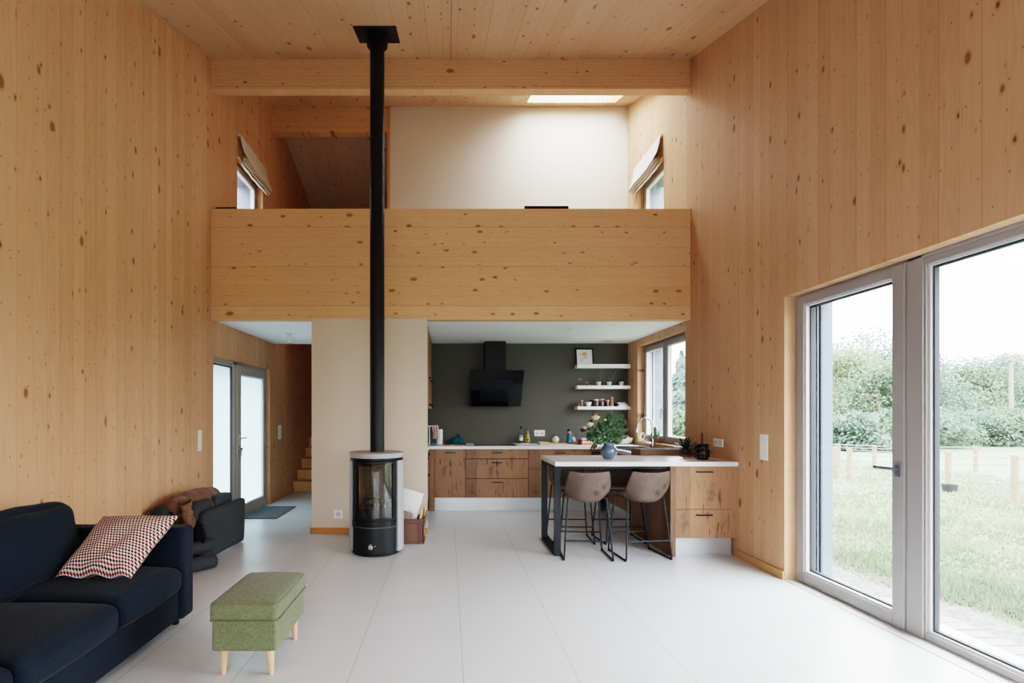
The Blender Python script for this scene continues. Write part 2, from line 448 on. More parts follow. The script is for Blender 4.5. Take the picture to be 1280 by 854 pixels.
M['pinklid'] = plain('pink_lid', (.55, .27, .29), .5)
M['spice'] = plain('brown_spice', (.17, .085, .05), .8, nz=.4, scale=200)
M['tin'] = plain('grey_tin', (.13, .15, .15), .45)
M['tealbook'] = plain('teal_book_cover', (.03, .17, .20), .5)
M['hoodi'] = plain('satin_black_glass', (.010, .013, .018), .22, spec=.5)
M['handleg'] = plain('grey_metal_handle', (.16, .165, .175), .35, metal=.4)
M['hoodg'] = plain('black_glass', (.004, .006, .009), .04, spec=.6)
M['screen'] = plain('black_screen', (.004, .004, .005), .2)
M['liner'] = plain('firebox_liner', (.20, .155, .105), .85, nz=.35, scale=14)
M['ash'] = plain('ash', (.24, .19, .14), .95, nz=.5, scale=60)
M['bark'] = plain('bark', (.17, .15, .12), .9, nz=.3, scale=15)
M['postw'] = plain('fence_post_wood', (.20, .162, .110), .8, nz=.2, scale=20)
M['wire'] = plain('white_fence_tape', (.13, .135, .14), .6)
M['polew'] = plain('weathered_pole', (.15, .145, .14), .8, nz=.15)
M['deck'] = clt('deck_boards', 'y', 'x', .13, (.20, .183, .165), (.135, .12, .108), seam=.9, knots=.5)
M['bucket'] = plain('black_rubber', (.03, .03, .035), .6)

def leather():
    k = N('brown_leather'); P, x, y, z = k.coords()
    n1 = k.noise(P, 6., 4); n2 = k.noise(P, 120., 3)
    c = k.mix(k.ramp(n1, .3, .7), (.076, .050, .040), (.132, .092, .075))
    c = k.mix(k.ramp(n2, .3, .75, 0, .35), c, (.062, .042, .034))
    d, ra, rb = k.voro(k.xyz(k.ma('MULTIPLY', x, 6.5), k.ma('MULTIPLY', z, 6.), 0.))
    c = k.mix(k.ma('MULTIPLY', k.ramp(d, .02, .26, .8, 0), k.ramp(ra, .25, .4)), c, (.030, .025, .024))
    return k.pbr(c, .55, 0, k.bump(n2, .15, .002), spec=.35)
M['leather'] = leather()

def tiles():
    k = N('pale_floor_tiles'); P, x, y, z = k.coords()
    W = .6009
    qx = k.ma('DIVIDE', k.ma('SUBTRACT', x, .0804), W); qy = k.ma('DIVIDE', k.ma('SUBTRACT', y, 4.933), W)
    r = k.white(k.xyz(k.ma('FLOOR', qx), k.ma('FLOOR', qy), 1.))
    cl = k.noise(k.xyz(k.ma('MULTIPLY', x, 2.2), k.ma('MULTIPLY', y, 9.), r), 1., 5, .6)
    c = k.mix(cl, (.535, .552, .578), (.622, .640, .668))
    c = k.mix(k.ma('MULTIPLY', r, .22), c, (.53, .548, .572))
    fx = k.ma('FRACT', qx); ex = k.ma('MINIMUM', fx, k.ma('SUBTRACT', 1., fx))
    fy = k.ma('FRACT', qy); ey = k.ma('MINIMUM', fy, k.ma('SUBTRACT', 1., fy))
    jx = k.ramp(ex, .0016/W, .0036/W, 1., 0.); jy = k.ramp(ey, .0008/W, .0030/W, .55, 0.)
    j = k.ma('MAXIMUM', jx, jy)
    c = k.mix(k.ma('MULTIPLY', j, .6), c, (.24, .235, .23))
    ro = k.ramp(cl, .2, .8, .27, .40)
    return k.pbr(c, ro, 0, k.bump(k.ma('SUBTRACT', k.ma('MULTIPLY', cl, .12), j), .2, .002), spec=.45)
M['tiles'] = tiles()

def frosted():
    k = N('frosted_glass')
    t = k.n('ShaderNodeBsdfTranslucent'); t.inputs[0].default_value = (.23, .315, .345, 1)
    g = k.n('ShaderNodeBsdfPrincipled'); g.inputs['Base Color'].default_value = (.75, .85, .87, 1); g.inputs['Roughness'].default_value = .35
    mx = k.n('ShaderNodeMixShader'); mx.inputs[0].default_value = .18
    k.t.links.new(t.outputs[0], mx.inputs[1]); k.t.links.new(g.outputs[0], mx.inputs[2]); k.t.links.new(mx.outputs[0], k.out.inputs[0])
    return k.m
M['frost'] = frosted()

def sooty():
    k = N('sooty_stove_glass'); P, x, y, z = k.coords()
    tr = k.n('ShaderNodeBsdfTransparent'); tr.inputs[0].default_value = (.80, .76, .70, 1)
    so = k.n('ShaderNodeBsdfPrincipled'); so.inputs['Base Color'].default_value = (.02, .018, .016, 1); so.inputs['Roughness'].default_value = .5
    gl = k.n('ShaderNodeBsdfGlossy'); gl.inputs['Roughness'].default_value = .02
    s = k.ramp(k.noise(P, 9., 5, .65), .35, .75, .12, .55)
    m1 = k.n('ShaderNodeMixShader'); k.put(m1.inputs[0], s); k.t.links.new(tr.outputs[0], m1.inputs[1]); k.t.links.new(so.outputs[0], m1.inputs[2])
    m2 = k.n('ShaderNodeMixShader'); k.put(m2.inputs[0], schlick(k, .06)); k.t.links.new(m1.outputs[0], m2.inputs[1]); k.t.links.new(gl.outputs[0], m2.inputs[2])
    k.t.links.new(m2.outputs[0], k.out.inputs[0]); return k.m
M['soot'] = sooty()

def foliage(name, a, b):
    k = N(name); P, x, y, z = k.coords()
    n = k.noise(P, .9, 3)
    c = k.mix(k.ramp(n, .3, .7), a, b)
    d = k.n('ShaderNodeBsdfDiffuse'); k.put(d.inputs[0], c)
    t = k.n('ShaderNodeBsdfTranslucent'); k.put(t.inputs[0], c)
    mx = k.n('ShaderNodeMixShader'); mx.inputs[0].default_value = .35
    k.t.links.new(d.outputs[0], mx.inputs[1]); k.t.links.new(t.outputs[0], mx.inputs[2]); k.t.links.new(mx.outputs[0], k.out.inputs[0])
    return k.m
M['fol1'] = foliage('pale_green_foliage', (.150, .175, .105), (.225, .250, .160))
M['fol2'] = foliage('mid_green_foliage', (.100, .138, .100), (.168, .206, .145))
M['fol3'] = foliage('bluish_green_foliage', (.098, .138, .115), (.155, .195, .160))
M['fol4'] = foliage('conifer_needles', (.085, .130, .115), (.145, .195, .170))
M['grassb'] = foliage('grass_blade', (.135, .175, .110), (.215, .250, .175))

def ground():
    k = N('lawn_and_gravel'); P, x, y, z = k.coords()
    e = k.ma('ADD', x, k.ma('MULTIPLY', k.ma('SUBTRACT', k.noise(P, 1.3, 4, .6), .5), 1.3))
    f = k.ramp(e, 4.0, 4.25)
    gv = k.n('ShaderNodeTexVoronoi'); k.put(gv.inputs['Vector'], P); gv.inputs['Scale'].default_value = 38.
    sv = k.n('ShaderNodeSeparateColor'); k.t.links.new(gv.outputs['Color'], sv.inputs[0])
    gr = k.mix(sv.outputs[0], (.085, .085, .086), (.19, .187, .187))
    n1 = k.noise(P, .8, 4, .6); n2 = k.noise(P, 14., 4, .7)
    la = k.mix(k.ramp(n2, .3, .7), (.080, .108, .060), (.135, .160, .100))
    la = k.mix(k.ramp(n1, .55, .75, 0, .4), la, (.20, .185, .14))
    return k.pbr(k.mix(f, gr, la), .95, 0, k.bump(n2, .6, .03), spec=.1)
M['ground'] = ground()

def pillow_mat():
    k = N('red_black_houndstooth'); P, x, y, z = k.coords('UV')
    R, Cn = 26., 26.
    row = k.ma('FLOOR', k.ma('MULTIPLY', y, R)); fy = k.ma('FRACT', k.ma('MULTIPLY', y, R))
    odd = k.ma('MODULO', row, 2.)
    cx = k.ma('ADD', k.ma('MULTIPLY', x, Cn), k.ma('MULTIPLY', row, .5))
    cx = k.ma('ADD', cx, k.ma('MULTIPLY', fy, .5))
    fx = k.ma('FRACT', cx)
    dd = k.ma('ADD', k.ma('MULTIPLY', k.ma('ABSOLUTE', k.ma('SUBTRACT', fx, .5)), .95), k.ma('MULTIPLY', k.ma('ABSOLUTE', k.ma('SUBTRACT', fy, .5)), .95))
    msk = k.ramp(dd, .44, .52, 1., 0.)
    r3 = k.ma('MODULO', row, 4.)
    blk = k.ma('GREATER_THAN', odd, .5)
    c = k.mix(blk, (.165, .018, .018), (.022, .010, .014))
    c = k.mix(msk, (.66, .55, .50), c)
    return k.pbr(c, .9, 0, k.bump(msk, .25, .002), spec=.1)
M['pillow'] = pillow_mat()
def bowl_mat():
    k = N('white_lattice_bowl'); P, x, y, z = k.coords('UV')
    a = k.ma('FRACT', k.ma('ADD', k.ma('MULTIPLY', x, 26.), k.ma('MULTIPLY', y, 5.)))
    b = k.ma('FRACT', k.ma('SUBTRACT', k.ma('MULTIPLY', x, 26.), k.ma('MULTIPLY', y, 5.)))
    m = k.ma('MAXIMUM', k.ramp(k.ma('ABSOLUTE', k.ma('SUBTRACT', a, .5)), .12, .25, 1, 0), k.ramp(k.ma('ABSOLUTE', k.ma('SUBTRACT', b, .5)), .12, .25, 1, 0))
    return k.pbr(k.mix(m, (.30, .28, .27), (.66, .64, .62)), .6, 0, k.bump(m, .5, .004))
M['bowl'] = bowl_mat()
SKY = (2.3, 6.6); VT = 'Filmic'; LOOK = 'High Contrast'; EXPO = 2.16
# ------------------------------------------------------------------ helpers in world coordinates
def bw(b, name, mat, parent=None, **kw):
    off = Vector((0,0,0)); p = parent
    while p is not None:
        off += p.location; p = p.parent
    b.v = [(x-off.x, y-off.y, z-off.z) for x, y, z in b.v]
    return b.build(name, mat, parent, **kw)
def bx(*a): return B().box(*a)

XL, XR = -2.746, 2.81
YP = 5.90            # face of the loft parapet
YK = 7.95            # kitchen / loft rear wall
RIDGE = 8.06
Y0, Y1 = -2.6, 13.4
def RZ(y): return 3.511 + .337*min(y, RIDGE) - .337*max(0., y-RIDGE)

def wall_yz(name, x0, x1, y0, y1, z0, ops, mat, label, top=.22, ztop=None):
    ys = sorted({y0, y1, *([RIDGE] if y0 < RIDGE < y1 else []), *[o[0] for o in ops], *[o[1] for o in ops]})
    b = B()
    for a, c in zip(ys, ys[1:]):
        cuts = sorted((o[2], o[3]) for o in ops if o[0] <= a+1e-6 and o[1] >= c-1e-6)
        z = z0
        for lo, hi in cuts:
            if lo > z+1e-6: b.box(x0, x1, a, c, z, lo)
            z = hi
        ta, tc = (ztop, ztop) if ztop is not None else (RZ(a)+top, RZ(c)+top)
        b.prism([(a, z), (c, z), (c, tc), (a, ta)], x0, x1, 'x')
    return S(b.build(name, mat), label, 'wall')

# ------------------------------------------------------------------ room shell
KW = (6.03, 7.54, .985, 2.385)       # kitchen window
LW = (6.63, 7.54, 3.98, 4.76)        # loft windows
BW = (.95, 4.25, 0., 2.365)          # big terrace window
ED = (5.955, 7.84, 0., 2.07)         # entrance door
wall_yz('wall_left', XL-.38, XL, Y0, Y1, 0, [ED, LW], M['wall_y'], 'tall left wall of vertical knotty spruce boards')
wall_yz('wall_right', XR, XR+.39, Y0, Y1, 0, [KW, LW, BW], M['wall_r'], 'tall right wall of vertical knotty spruce boards')
# wall behind the camera, with a garden window
b = B()
for (x0, x1, z0, z1) in ((XL-.38, -1.9, 0, 3.2), (1.9, XR+.39, 0, 3.2), (-1.9, 1.9, 0, .35), (-1.9, 1.9, 2.35, 3.2)): b.box(x0, x1, Y0-.35, Y0, z0, z1)
S(b.build('wall_front', M['wall_x']), 'spruce wall behind the viewpoint', 'wall')
S(bx(XL-.38, XR+.39, Y1, Y1+.3, 0, 5.2).build('wall_rear', M['wall_x']), 'dark far wall beyond the stairs', 'wall')
S(bx(-.91, XR, YK, YK+.15, 2.62, RZ(YK)+.2).build('wall_loft', M['whitewall']), 'white plastered rear wall of the loft under the skylight', 'wall')
S(bx(-.94, XR, YK, YK+.15, 0, 2.62).build('wall_kitchen', M['grey']), 'dark grey painted rear wall of the kitchen', 'wall')
# cream partition between hall and kitchen
b = B().box(-1.577, -.241, 5.885, 6.02, 0, 2.49).box(-1.577, -.94, 6.02, YK+.15, 0, 2.484)
S(b.build('wall_partition', M['cream']), 'cream plastered partition wall behind the stove', 'wall')
S(bx(-.91, -.77, YK+.15, Y1, 0, 6.0).build('wall_stair', M['wall_y']), 'spruce wall along the stairwell', 'wall')
S(bx(XL, XR, YP, YP+.12, 2.478, 3.765).build('wall_parapet', M['para']), 'loft parapet of horizontal orange spruce boards', 'wall')
b = bx(XL, XR, YP+.12, YK+.06, 2.60, 2.75); b.box(-.91, XR, YK, YK+.1, 2.6, 2.75)
S(b.build('floor_loft', M['ceil']), 'loft floor hidden behind the parapet', 'floor')
S(bx(XL, XR, YP+.12, YK+.06, 2.484, 2.60).build('ceiling_white', M['whiteceil']), 'white plasterboard ceiling over the kitchen and hall', 'ceiling')
S(bx(XL-.38, XR+.39, Y0-.35, Y1+.3, -.15, 0).build('floor', M['tiles']), 'pale large square floor tiles', 'floor')
# roof with skylight opening
SK = (1.20, 2.54, 6.55, 7.73)
b = B()
def roof(x0, x1, y0, y1, t=.30):
    global b
    b.prism([(y0, RZ(y0)), (y1, RZ(y1)), (y1, RZ(y1)+t), (y0, RZ(y0)+t)], x0, x1, 'x')
roof(XL-.5, SK[0], Y0-.5, RIDGE); roof(SK[1], XR+.5, Y0-.5, RIDGE)
roof(SK[0], SK[1], Y0-.5, SK[2]); roof(SK[0], SK[1], SK[3], RIDGE)
S(b.build('ceiling', M['ceil']), 'sloping ceiling of knotty spruce boards', 'ceiling')
b = B(); roof(XL-.5, XR+.5, RIDGE, Y1+.5)
S(b.build('ceiling', M['ceil_d']), 'dark ceiling slope falling away behind the loft', 'ceiling')
b = B(); b.prism([(Y0, RZ(Y0)-.001), (YP, RZ(YP)-.001), (YP, RZ(YP)+.02), (Y0, RZ(Y0)+.02)], .028, .033, 'x')
S(b.build('trim_2', M['gasket']), 'thin dark joint line between two ceiling panels', 'trim')
S(bx(XR-.0008, XR+.01, 4.528, 4.5315, 0, RZ(4.53)).build('trim_3', M['post']), 'vertical joint line between two right wall panels', 'trim')
# beams
S(bx(XL, XR, YP, YP+.125, 5.155, RZ(YP)+.05).build('ceiling_beam', M['beam']), 'long glulam beam under the ceiling in front of the loft', 'beam')
S(bx(XL, -.945, 7.96, 8.12, 5.80, RZ(8.0)+.02).build('ceiling_beam', M['beam']), 'shorter ridge beam at the rear of the loft, left of the white wall', 'beam')
S(bx(-.945, -.905, 7.93, 8.10, 2.75, RZ(8.0)).build('trim_1', M['post']), 'wooden edge strip at the left end of the white loft wall', 'trim')
# baseboards
S(bx(XR-.016, XR, 4.25, 4.995, 0, .072).build('baseboard_right', M['trimw'], bevel=.003), 'spruce baseboard between the cabinet and the terrace window', 'baseboard')
S(bx(XL, XL+.016, Y0, 5.955, 0, .072).build('baseboard_left', M['trimw'], bevel=.003), 'spruce baseboard along the left wall', 'baseboard')
S(bx(XL, XL+.016, 7.84, 9.03, 0, .072).build('baseboard_hall', M['trimw'], bevel=.003), 'spruce baseboard between the front door and the stairs', 'baseboard')
S(B().box(-1.592, -.236, 5.869, 5.885, 0, .07).box(-1.592, -1.577, 5.869, 7.95, 0, .07).build('baseboard_partition', M['trimo'], bevel=.003), 'orange wood baseboard of the cream partition', 'baseboard')

# ------------------------------------------------------------------ windows and door
def frame_yz(b, x0, x1, y0, y1, z0, z1, l, r, bt, tp):
    b.box(x0, x1, y0, y0+l, z0, z1); b.box(x0, x1, y1-r, y1, z0, z1)
    b.box(x0, x1, y0+l, y1-r, z0, z0+bt); b.box(x0, x1, y0+l, y1-r, z1-tp, z1)
    return b
def pane_yz(x, y0, y1, z0, z1, parent, mat='glass', name='pane'):
    b = B().add([(x,y0,z0),(x,y1,z0),(x,y1,z1),(x,y0,z1)], [(0,1,2,3)])
    return bw(b, name, M[mat], parent, fix=False)
def lights_beads(b, x0, x1, y0, y1, z0, z1, t=.014):
    return frame_yz(b, x0, x1, y0, y1, z0, z1, t, t, t, t)

# big terrace window: fixed pane (near) and tilt-turn leaf (far)
w = T('window_1', 'large terrace window with a fixed pane and a glazed door leaf in the right wall', 'window', (2.94, 2.6, 0)); w['kind'] = 'structure'
b = frame_yz(B(), 2.905, 2.985, BW[0], BW[1], 0, BW[3], .07, .02, .012, .02); b.box(2.905, 2.985, 3.115, 3.226, .012, BW[3])
bw(b, 'frame', M['frame'], w, bevel=.004)
b = frame_yz(B(), 2.915, 2.98, BW[0]+.07, 3.115, .012, BW[3]-.02, .03, .012, .04, .045)
fx = bw(b, 'fixed_frame', M['frame'], w, bevel=.004)
bw(lights_beads(B(), 2.93, 2.97, BW[0]+.10, 3.103, .052, BW[3]-.065), 'glazing_bead', M['bead'], fx)
bw(lights_beads(B(), 2.945, 2.975, BW[0]+.114, 3.089, .066, BW[3]-.079, .012), 'gasket', M['gasket'], fx)
pane_yz(2.955, BW[0]+.11, 3.095, .06, BW[3]-.07, w)
leaf = bw(frame_yz(B(), 2.895, 2.975, 3.232, 4.232, .014, 2.348, .088, .085, .080, .072), 'door_leaf', M['frame'], w, bevel=.006)
bw(lights_beads(B(), 2.91, 2.968, 3.320, 4.147, .094, 2.276), 'glazing_bead', M['bead'], leaf)
bw(lights_beads(B(), 2.94, 2.972, 3.334, 4.133, .108, 2.262, .012), 'gasket', M['gasket'], leaf)
pane_yz(2.953, 3.33, 4.14, .10, 2.27, leaf)
h = B().box(2.883, 2.896, 3.255, 3.285, .985, 1.06); h.cyl((2.885, 3.27, 1.035), (2.85, 3.27, 1.035), .010); h.tube([(2.852, 3.262, 1.035), (2.848, 3.30, 1.035), (2.848, 3.40, 1.035)], .012, 10)
bw(h, 'handle', M['handleg'], leaf, smooth=40)
# outer reveal and shutter guides
b = B().box(2.985, XR+.392, 4.235, 4.25, 0, BW[3]).box(2.985, XR+.392, BW[0], BW[3]*0+BW[1], BW[3]-.012, BW[3]).box(2.985, XR+.392, BW[0], BW[0]+.015, 0, BW[3])
bw(b, 'outer_reveal', M['clad'], w)
b = B()
for xx in (2.995, 3.022, 3.052): b.box(xx, xx+.014, 4.165, 4.236, 0, BW[3]-.012)
b.box(3.0, 3.066, 4.226, 4.236, 0, BW[3])
bw(b, 'shutter_guide', M['rail'], w)
bw(bx(2.99, XR+.42, BW[0], BW[1], -.03, .012), 'sill', M['plasticg'], w)
bw(bx(XR-.005, 2.905, BW[0], BW[1], -.004, .004), 'threshold', M['plasticg'], w)

# kitchen window
w = T('window_2', 'double casement kitchen window above the sink', 'window', (2.9, 6.8, .985)); w['kind'] = 'structure'
y0, y1, z0, z1 = KW
bw(frame_yz(B(), 2.905, 2.975, y0, y1, z0, z1, .03, .03, .03, .03), 'frame', M['frame'], w, bevel=.003)
for (a, c) in ((y0+.032, 6.785), (6.795, y1-.032)):
    lf = bw(frame_yz(B(), 2.892, 2.96, a, c, z0+.032, z1-.032, .062, .062, .06, .06), 'sash', M['frame'], w, bevel=.005)
    bw(lights_beads(B(), 2.903, 2.955, a+.062, c-.062, z0+.092, z1-.092, .012), 'glazing_bead', M['bead'], lf)
    pane_yz(2.935, a+.07, c-.07, z0+.1, z1-.1, lf)
h = B().box(2.88, 2.893, 6.80, 6.835, 1.40, 1.47); h.cyl((2.885, 6.815, 1.452), (2.855, 6.815, 1.452), .010); h.tube([(2.857, 6.815, 1.458), (2.853, 6.815, 1.42), (2.853, 6.815, 1.32)], .009, 10)
bw(h, 'handle', M['steel'], w, smooth=40)
b = B().box(2.975, XR+.392, y1-.012, y1, z0, z1).box(2.975, XR+.392, y0, y1, z1-.012, z1).box(2.975, XR+.392, y0, y0+.012, z0, z1)
bw(b, 'outer_reveal', M['clad'], w)
b = B()
for xx in (2.99, 3.03): b.box(xx, xx+.012, y1-.045, y1-.012, z0, z1)
bw(b, 'shutter_guide', M['bead'], w)
bw(bx(XR-.018, 2.905, y0+.002, y1-.002, z0-.018, z0+.004), 'sill', M['trimw'], w, bevel=.004)

# loft windows
for i, (sg, lab) in enumerate(((1, 'small loft window in the right wall under a cream roman blind'), (-1, 'small loft window in the left wall under a cream roman blind'))):
    X = (lambda t: XR + t) if sg > 0 else (lambda t: XL - t)
    w = T('window_%d' % (3+i), lab, 'window', (X(.1), 7.08, 3.98)); w['kind'] = 'structure'
    y0, y1, z0, z1 = LW
    def fb(t0, t1): return (min(X(t0), X(t1)), max(X(t0), X(t1)))
    bw(frame_yz(B(), *fb(.09, .16), y0, y1, z0, z1, .03, .03, .03, .03), 'frame', M['frame'], w, bevel=.003)
    lf = bw(frame_yz(B(), *fb(.08, .145), y0+.03, y1-.03, z0+.03, z1-.03, .06, .06, .06, .06), 'sash', M['frame'], w, bevel=.005)
    bw(lights_beads(B(), *fb(.09, .14), y0+.09, y1-.09, z0+.09, z1-.09, .012), 'glazing_bead', M['bead'], lf)
    pane_yz(X(.12), y0+.1, y1-.1, z0+.1, z1-.1, lf)
    b = B().box(*fb(.16, .385), y1-.012, y1, z0, z1).box(*fb(.16, .385), y0, y1, z1-.012, z1)
    bw(b, 'outer_reveal', M['clad'], w)
    # roman blind: gathered cream fabric hanging from the wall
    t = T('roman_blind', 'gathered cream roman blind on the %s wall of the loft' % ('right' if sg > 0 else 'left'), 'blind', (X(0), 7.13, 4.70), group=None)
    prof = [(.012, 5.04), (.030, 5.045), (.034, 5.02), (.045, 4.93), (.075, 4.82), (.125, 4.725), (.122, 4.712), (.070, 4.735), (.055, 4.745), (.108, 4.70), (.106, 4.688), (.055, 4.715), (.045, 4.722), (.090, 4.676), (.088, 4.665), (.040, 4.695), (.030, 4.70), (.062, 4.655), (.055, 4.648), (.02, 4.672), (.012, 4.68)]
    n = 18; vs = []; fs = []
    for k in range(n+1):
        f = k/n; yy = 6.65 + .97*f
        for d, z in prof:
            dd = d*(1+.05*sin(f*9+z*7)); zz = z - .012*sin(pi*f)*(5.04-z)/.4 + .004*sin(f*23+d*40)
            vs.append((X(-dd), yy, zz))
    m = len(prof)
    fs = [(k*m+j, k*m+j+1, (k+1)*m+j+1, (k+1)*m+j) for k in range(n) for j in range(m-1)]
    bw(B().add(vs, fs), 'blind_fabric', M['cream_fab'], t, smooth=50, solid=.004)
    bw(B().box(*sorted((X(-.001), X(-.022))), 6.65, 7.62, 5.02, 5.05), 'head_rail', M['white'], t)

# skylight glazing
w = T('window_5', 'skylight in the sloping ceiling above the loft', 'window', ((SK[0]+SK[1])/2, 7.1, RZ(7.1)+.3)); w['kind'] = 'structure'
def sky_pt(x, y, h): return (x, y, RZ(y)+h)
b = B()
for (x0, x1, ya, yb) in ((SK[0]-.05, SK[0]+.03, SK[2]-.05, SK[3]+.05), (SK[1]-.03, SK[1]+.05, SK[2]-.05, SK[3]+.05), (SK[0], SK[1], SK[2]-.05, SK[2]+.03), (SK[0], SK[1], SK[3]-.03, SK[3]+.05)):
    b.prism([(ya, RZ(ya)+.30), (yb, RZ(yb)+.30), (yb, RZ(yb)+.38), (ya, RZ(ya)+.38)], x0, x1, 'x')
bw(b, 'frame', M['white'], w)
b = B().add([sky_pt(SK[0], SK[2], .36), sky_pt(SK[1], SK[2], .36), sky_pt(SK[1], SK[3], .36), sky_pt(SK[0], SK[3], .36)], [(0,1,2,3)])
bw(b, 'pane', M['glass'], w, fix=False)
# garden window behind the viewpoint
w = T('window_6', 'garden window behind the viewpoint', 'window', (0, Y0-.15, .35)); w['kind'] = 'structure'
b = B()
for (x0, x1, z0, z1) in ((-1.9, -1.82, .35, 2.35), (1.82, 1.9, .35, 2.35), (-.05, .05, .35, 2.35), (-1.9, 1.9, .35, .43), (-1.9, 1.9, 2.27, 2.35)): b.box(x0, x1, Y0-.2, Y0-.12, z0, z1)
bw(b, 'frame', M['frame'], w)
b = B().add([(-1.85, Y0-.16, .4), (1.85, Y0-.16, .4), (1.85, Y0-.16, 2.3), (-1.85, Y0-.16, 2.3)], [(0,1,2,3)])
bw(b, 'pane', M['glass'], w, fix=False)

# entrance door with frosted side light
d = T('door_1', 'front door with two frosted glass panels in taupe frames', 'door', (-2.80, 6.9, 0)); d['kind'] = 'structure'
xo = lambda a, c: (XL-c, XL-a)
y0, y1 = ED[0], ED[1]
bw(frame_yz(B(), *xo(.05, .12), y0, y1, 0, ED[3], .05, .03, .01, .045).box(*xo(.05, .12), 6.655, 6.735, .01, ED[3]), 'frame', M['dframe'], d, bevel=.004)
sl = bw(frame_yz(B(), *xo(.06, .11), y0+.05, 6.655, .01, ED[3]-.045, .03, .03, .03, .03), 'side_light', M['dframe'], d, bevel=.003)
bw(lights_beads(B(), *xo(.065, .105), y0+.08, 6.625, .04, ED[3]-.075, .012), 'gasket', M['gasket'], sl)
pane_yz(XL-.09, y0+.085, 6.62, .045, ED[3]-.08, sl, 'frost')
leaf = bw(frame_yz(B(), *xo(.040, .105), 6.745, 7.81, .014, 2.03, .115, .115, .125, .115), 'door_leaf', M['dframe'], d, bevel=.005)
bw(lights_beads(B(), *xo(.05, .10), 6.86, 7.695, .139, 1.915, .012), 'glazing_bead', M['bead'], leaf)
pane_yz(XL-.075, 6.865, 7.69, .144, 1.91, leaf, 'frost')
h = B().box(*xo(.030, .041), 6.775, 6.805, .96, 1.12); h.cyl((XL-.04, 6.79, 1.06), (XL+.005, 6.79, 1.06), .010); h.tube([(XL+.004, 6.782, 1.06), (XL+.008, 6.83, 1.06), (XL+.008, 6.92, 1.06)], .010, 10)
bw(h, 'handle', M['steel'], leaf, smooth=40)
lk = B().cyl((XL-.04, 6.79, .925), (XL-.018, 6.79, .925), .018)
bw(lk, 'lock_cylinder', M['steel'], leaf, smooth=40)
# keys hanging in the lock
t = T('key_bunch', 'bunch of keys hanging from the lock of the front door', 'keys', (XL-.01, 6.79, .84))
b = B().lathe([(.012, -.002), (.016, -.002), (.016, .002), (.012, .002), (.012, -.002)], 16, (XL-.006, 6.79, .915), 'y'); b.box(XL-.019, XL+.005, 6.788, 6.792, .917, .930)
bw(b, 'key_ring', M['steel'], t, smooth=40)
for dx, dy, rr in ((-.004, -.012, .15), (.004, .008, -.2), (.0, .02, -.45)):
    b = B().cyl((XL-.004+dx, 6.79+dy, .885), (XL-.001+dx, 6.79+dy, .885), .014, n=14).box(XL-.004+dx, XL-.001+dx, 6.786+dy, 6.794+dy, .825, .88)
    bw(b, 'key', M['gold'], t, smooth=40)

# door mat
t = tag(bw(bx(-2.742, -2.257, 6.70, 7.57, 0, .012), 'door_mat', M['mat'], None, bevel=.004), 'dark grey door mat on the tiles in front of the front door', 'mat')

# stairs
t = T('staircase', 'spruce staircase rising beyond the front door', 'stairs', (-2.2, 9.04, 0)); t['kind'] = 'structure'
for i in range(13):
    yy = 9.04 + .252*i; zz = .1835*i
    bb = B().box(XL+.001, -.911, yy, yy+.022, zz, zz+.1835-.04).box(XL+.001, -.911, yy-.03, yy+.275, zz+.1435, zz+.1835)
    bw(bb, 'step', M['stair'], t, bevel=.004)
# ------------------------------------------------------------------ switches, sockets, ceiling lamps
def plate_x(name, X, sg, y0, y1, z0, z1, n, kind, label, cat, horiz=False):
    t = T(name, label, cat, (X, (y0+y1)/2, (z0+z1)/2))
    a, c = sorted((X, X+sg*.009))
    bw(bx(a, c, y0, y1, z0, z1), 'plate', M['plastic'], t, bevel=.003)
    for i in range(n):
        if horiz: ya, yb, za, zb = y0+(y1-y0)*i/n, y0+(y1-y0)*(i+1)/n, z0, z1
        else: ya, yb, za, zb = y0, y1, z0+(z1-z0)*i/n, z0+(z1-z0)*(i+1)/n
        cy, cz = (ya+yb)/2, (za+zb)/2; r = .38*min(yb-ya, zb-za)
        if kind == 'rocker':
            bw(bx(*sorted((X+sg*.008, X+sg*.013)), cy-r, cy+r, cz-r, cz+r), 'rocker', M['plastic'], t, bevel=.003)
        else:
            bw(B().lathe([(r, 0), (r, sg*.004), (r*.86, sg*.004), (r*.8, sg*.002), (0, sg*.002)], 20, (X+sg*.008, cy, cz), 'x'), 'socket', M['plasticg'], t, smooth=40)
def plate_y(name, Y, x0, x1, z0, z1, n, label, cat):
    t = T(name, label, cat, ((x0+x1)/2, Y, (z0+z1)/2))
    bw(bx(x0, x1, Y-.009, Y, z0, z1), 'plate', M['plastic'], t, bevel=.003)
    for i in range(n):
        cx = x0+(x1-x0)*(i+.5)/n; cz = (z0+z1)/2; r = .36*min((x1-x0)/n, z1-z0)
        s = bw(B().lathe([(r, 0), (r, -.004), (r*.86, -.004), (r*.8, -.002), (0, -.002)], 20, (cx, Y-.008, cz), 'y'), 'socket', M['plasticg'], t, smooth=40)
        for dx in (-.3, .3): bw(B().cyl((cx+dx*r, Y-.0106, cz), (cx+dx*r, Y-.0095, cz), r*.12, n=8), 'pin_hole', M['black'], s)
plate_x('light_switch', XR, -1, 4.465, 4.575, .975, 1.205, 3, 'rocker', 'white triple light switch on the right wall beside the terrace window', 'light switch')
plate_x('light_switch', XL, 1, 5.58, 5.66, .975, 1.205, 3, 'rocker', 'white triple light switch on the left wall just before the front door', 'light switch')
plate_x('light_switch', XL, 1, 8.22, 8.36, .97, 1.20, 3, 'rocker', 'white light switch on the hall wall between front door and stairs', 'light switch')
plate_x('wall_socket', XR, -1, 5.19, 5.375, 1.045, 1.127, 2, 'socket', 'white double socket on the right wall above the breakfast bar', 'socket', horiz=True)
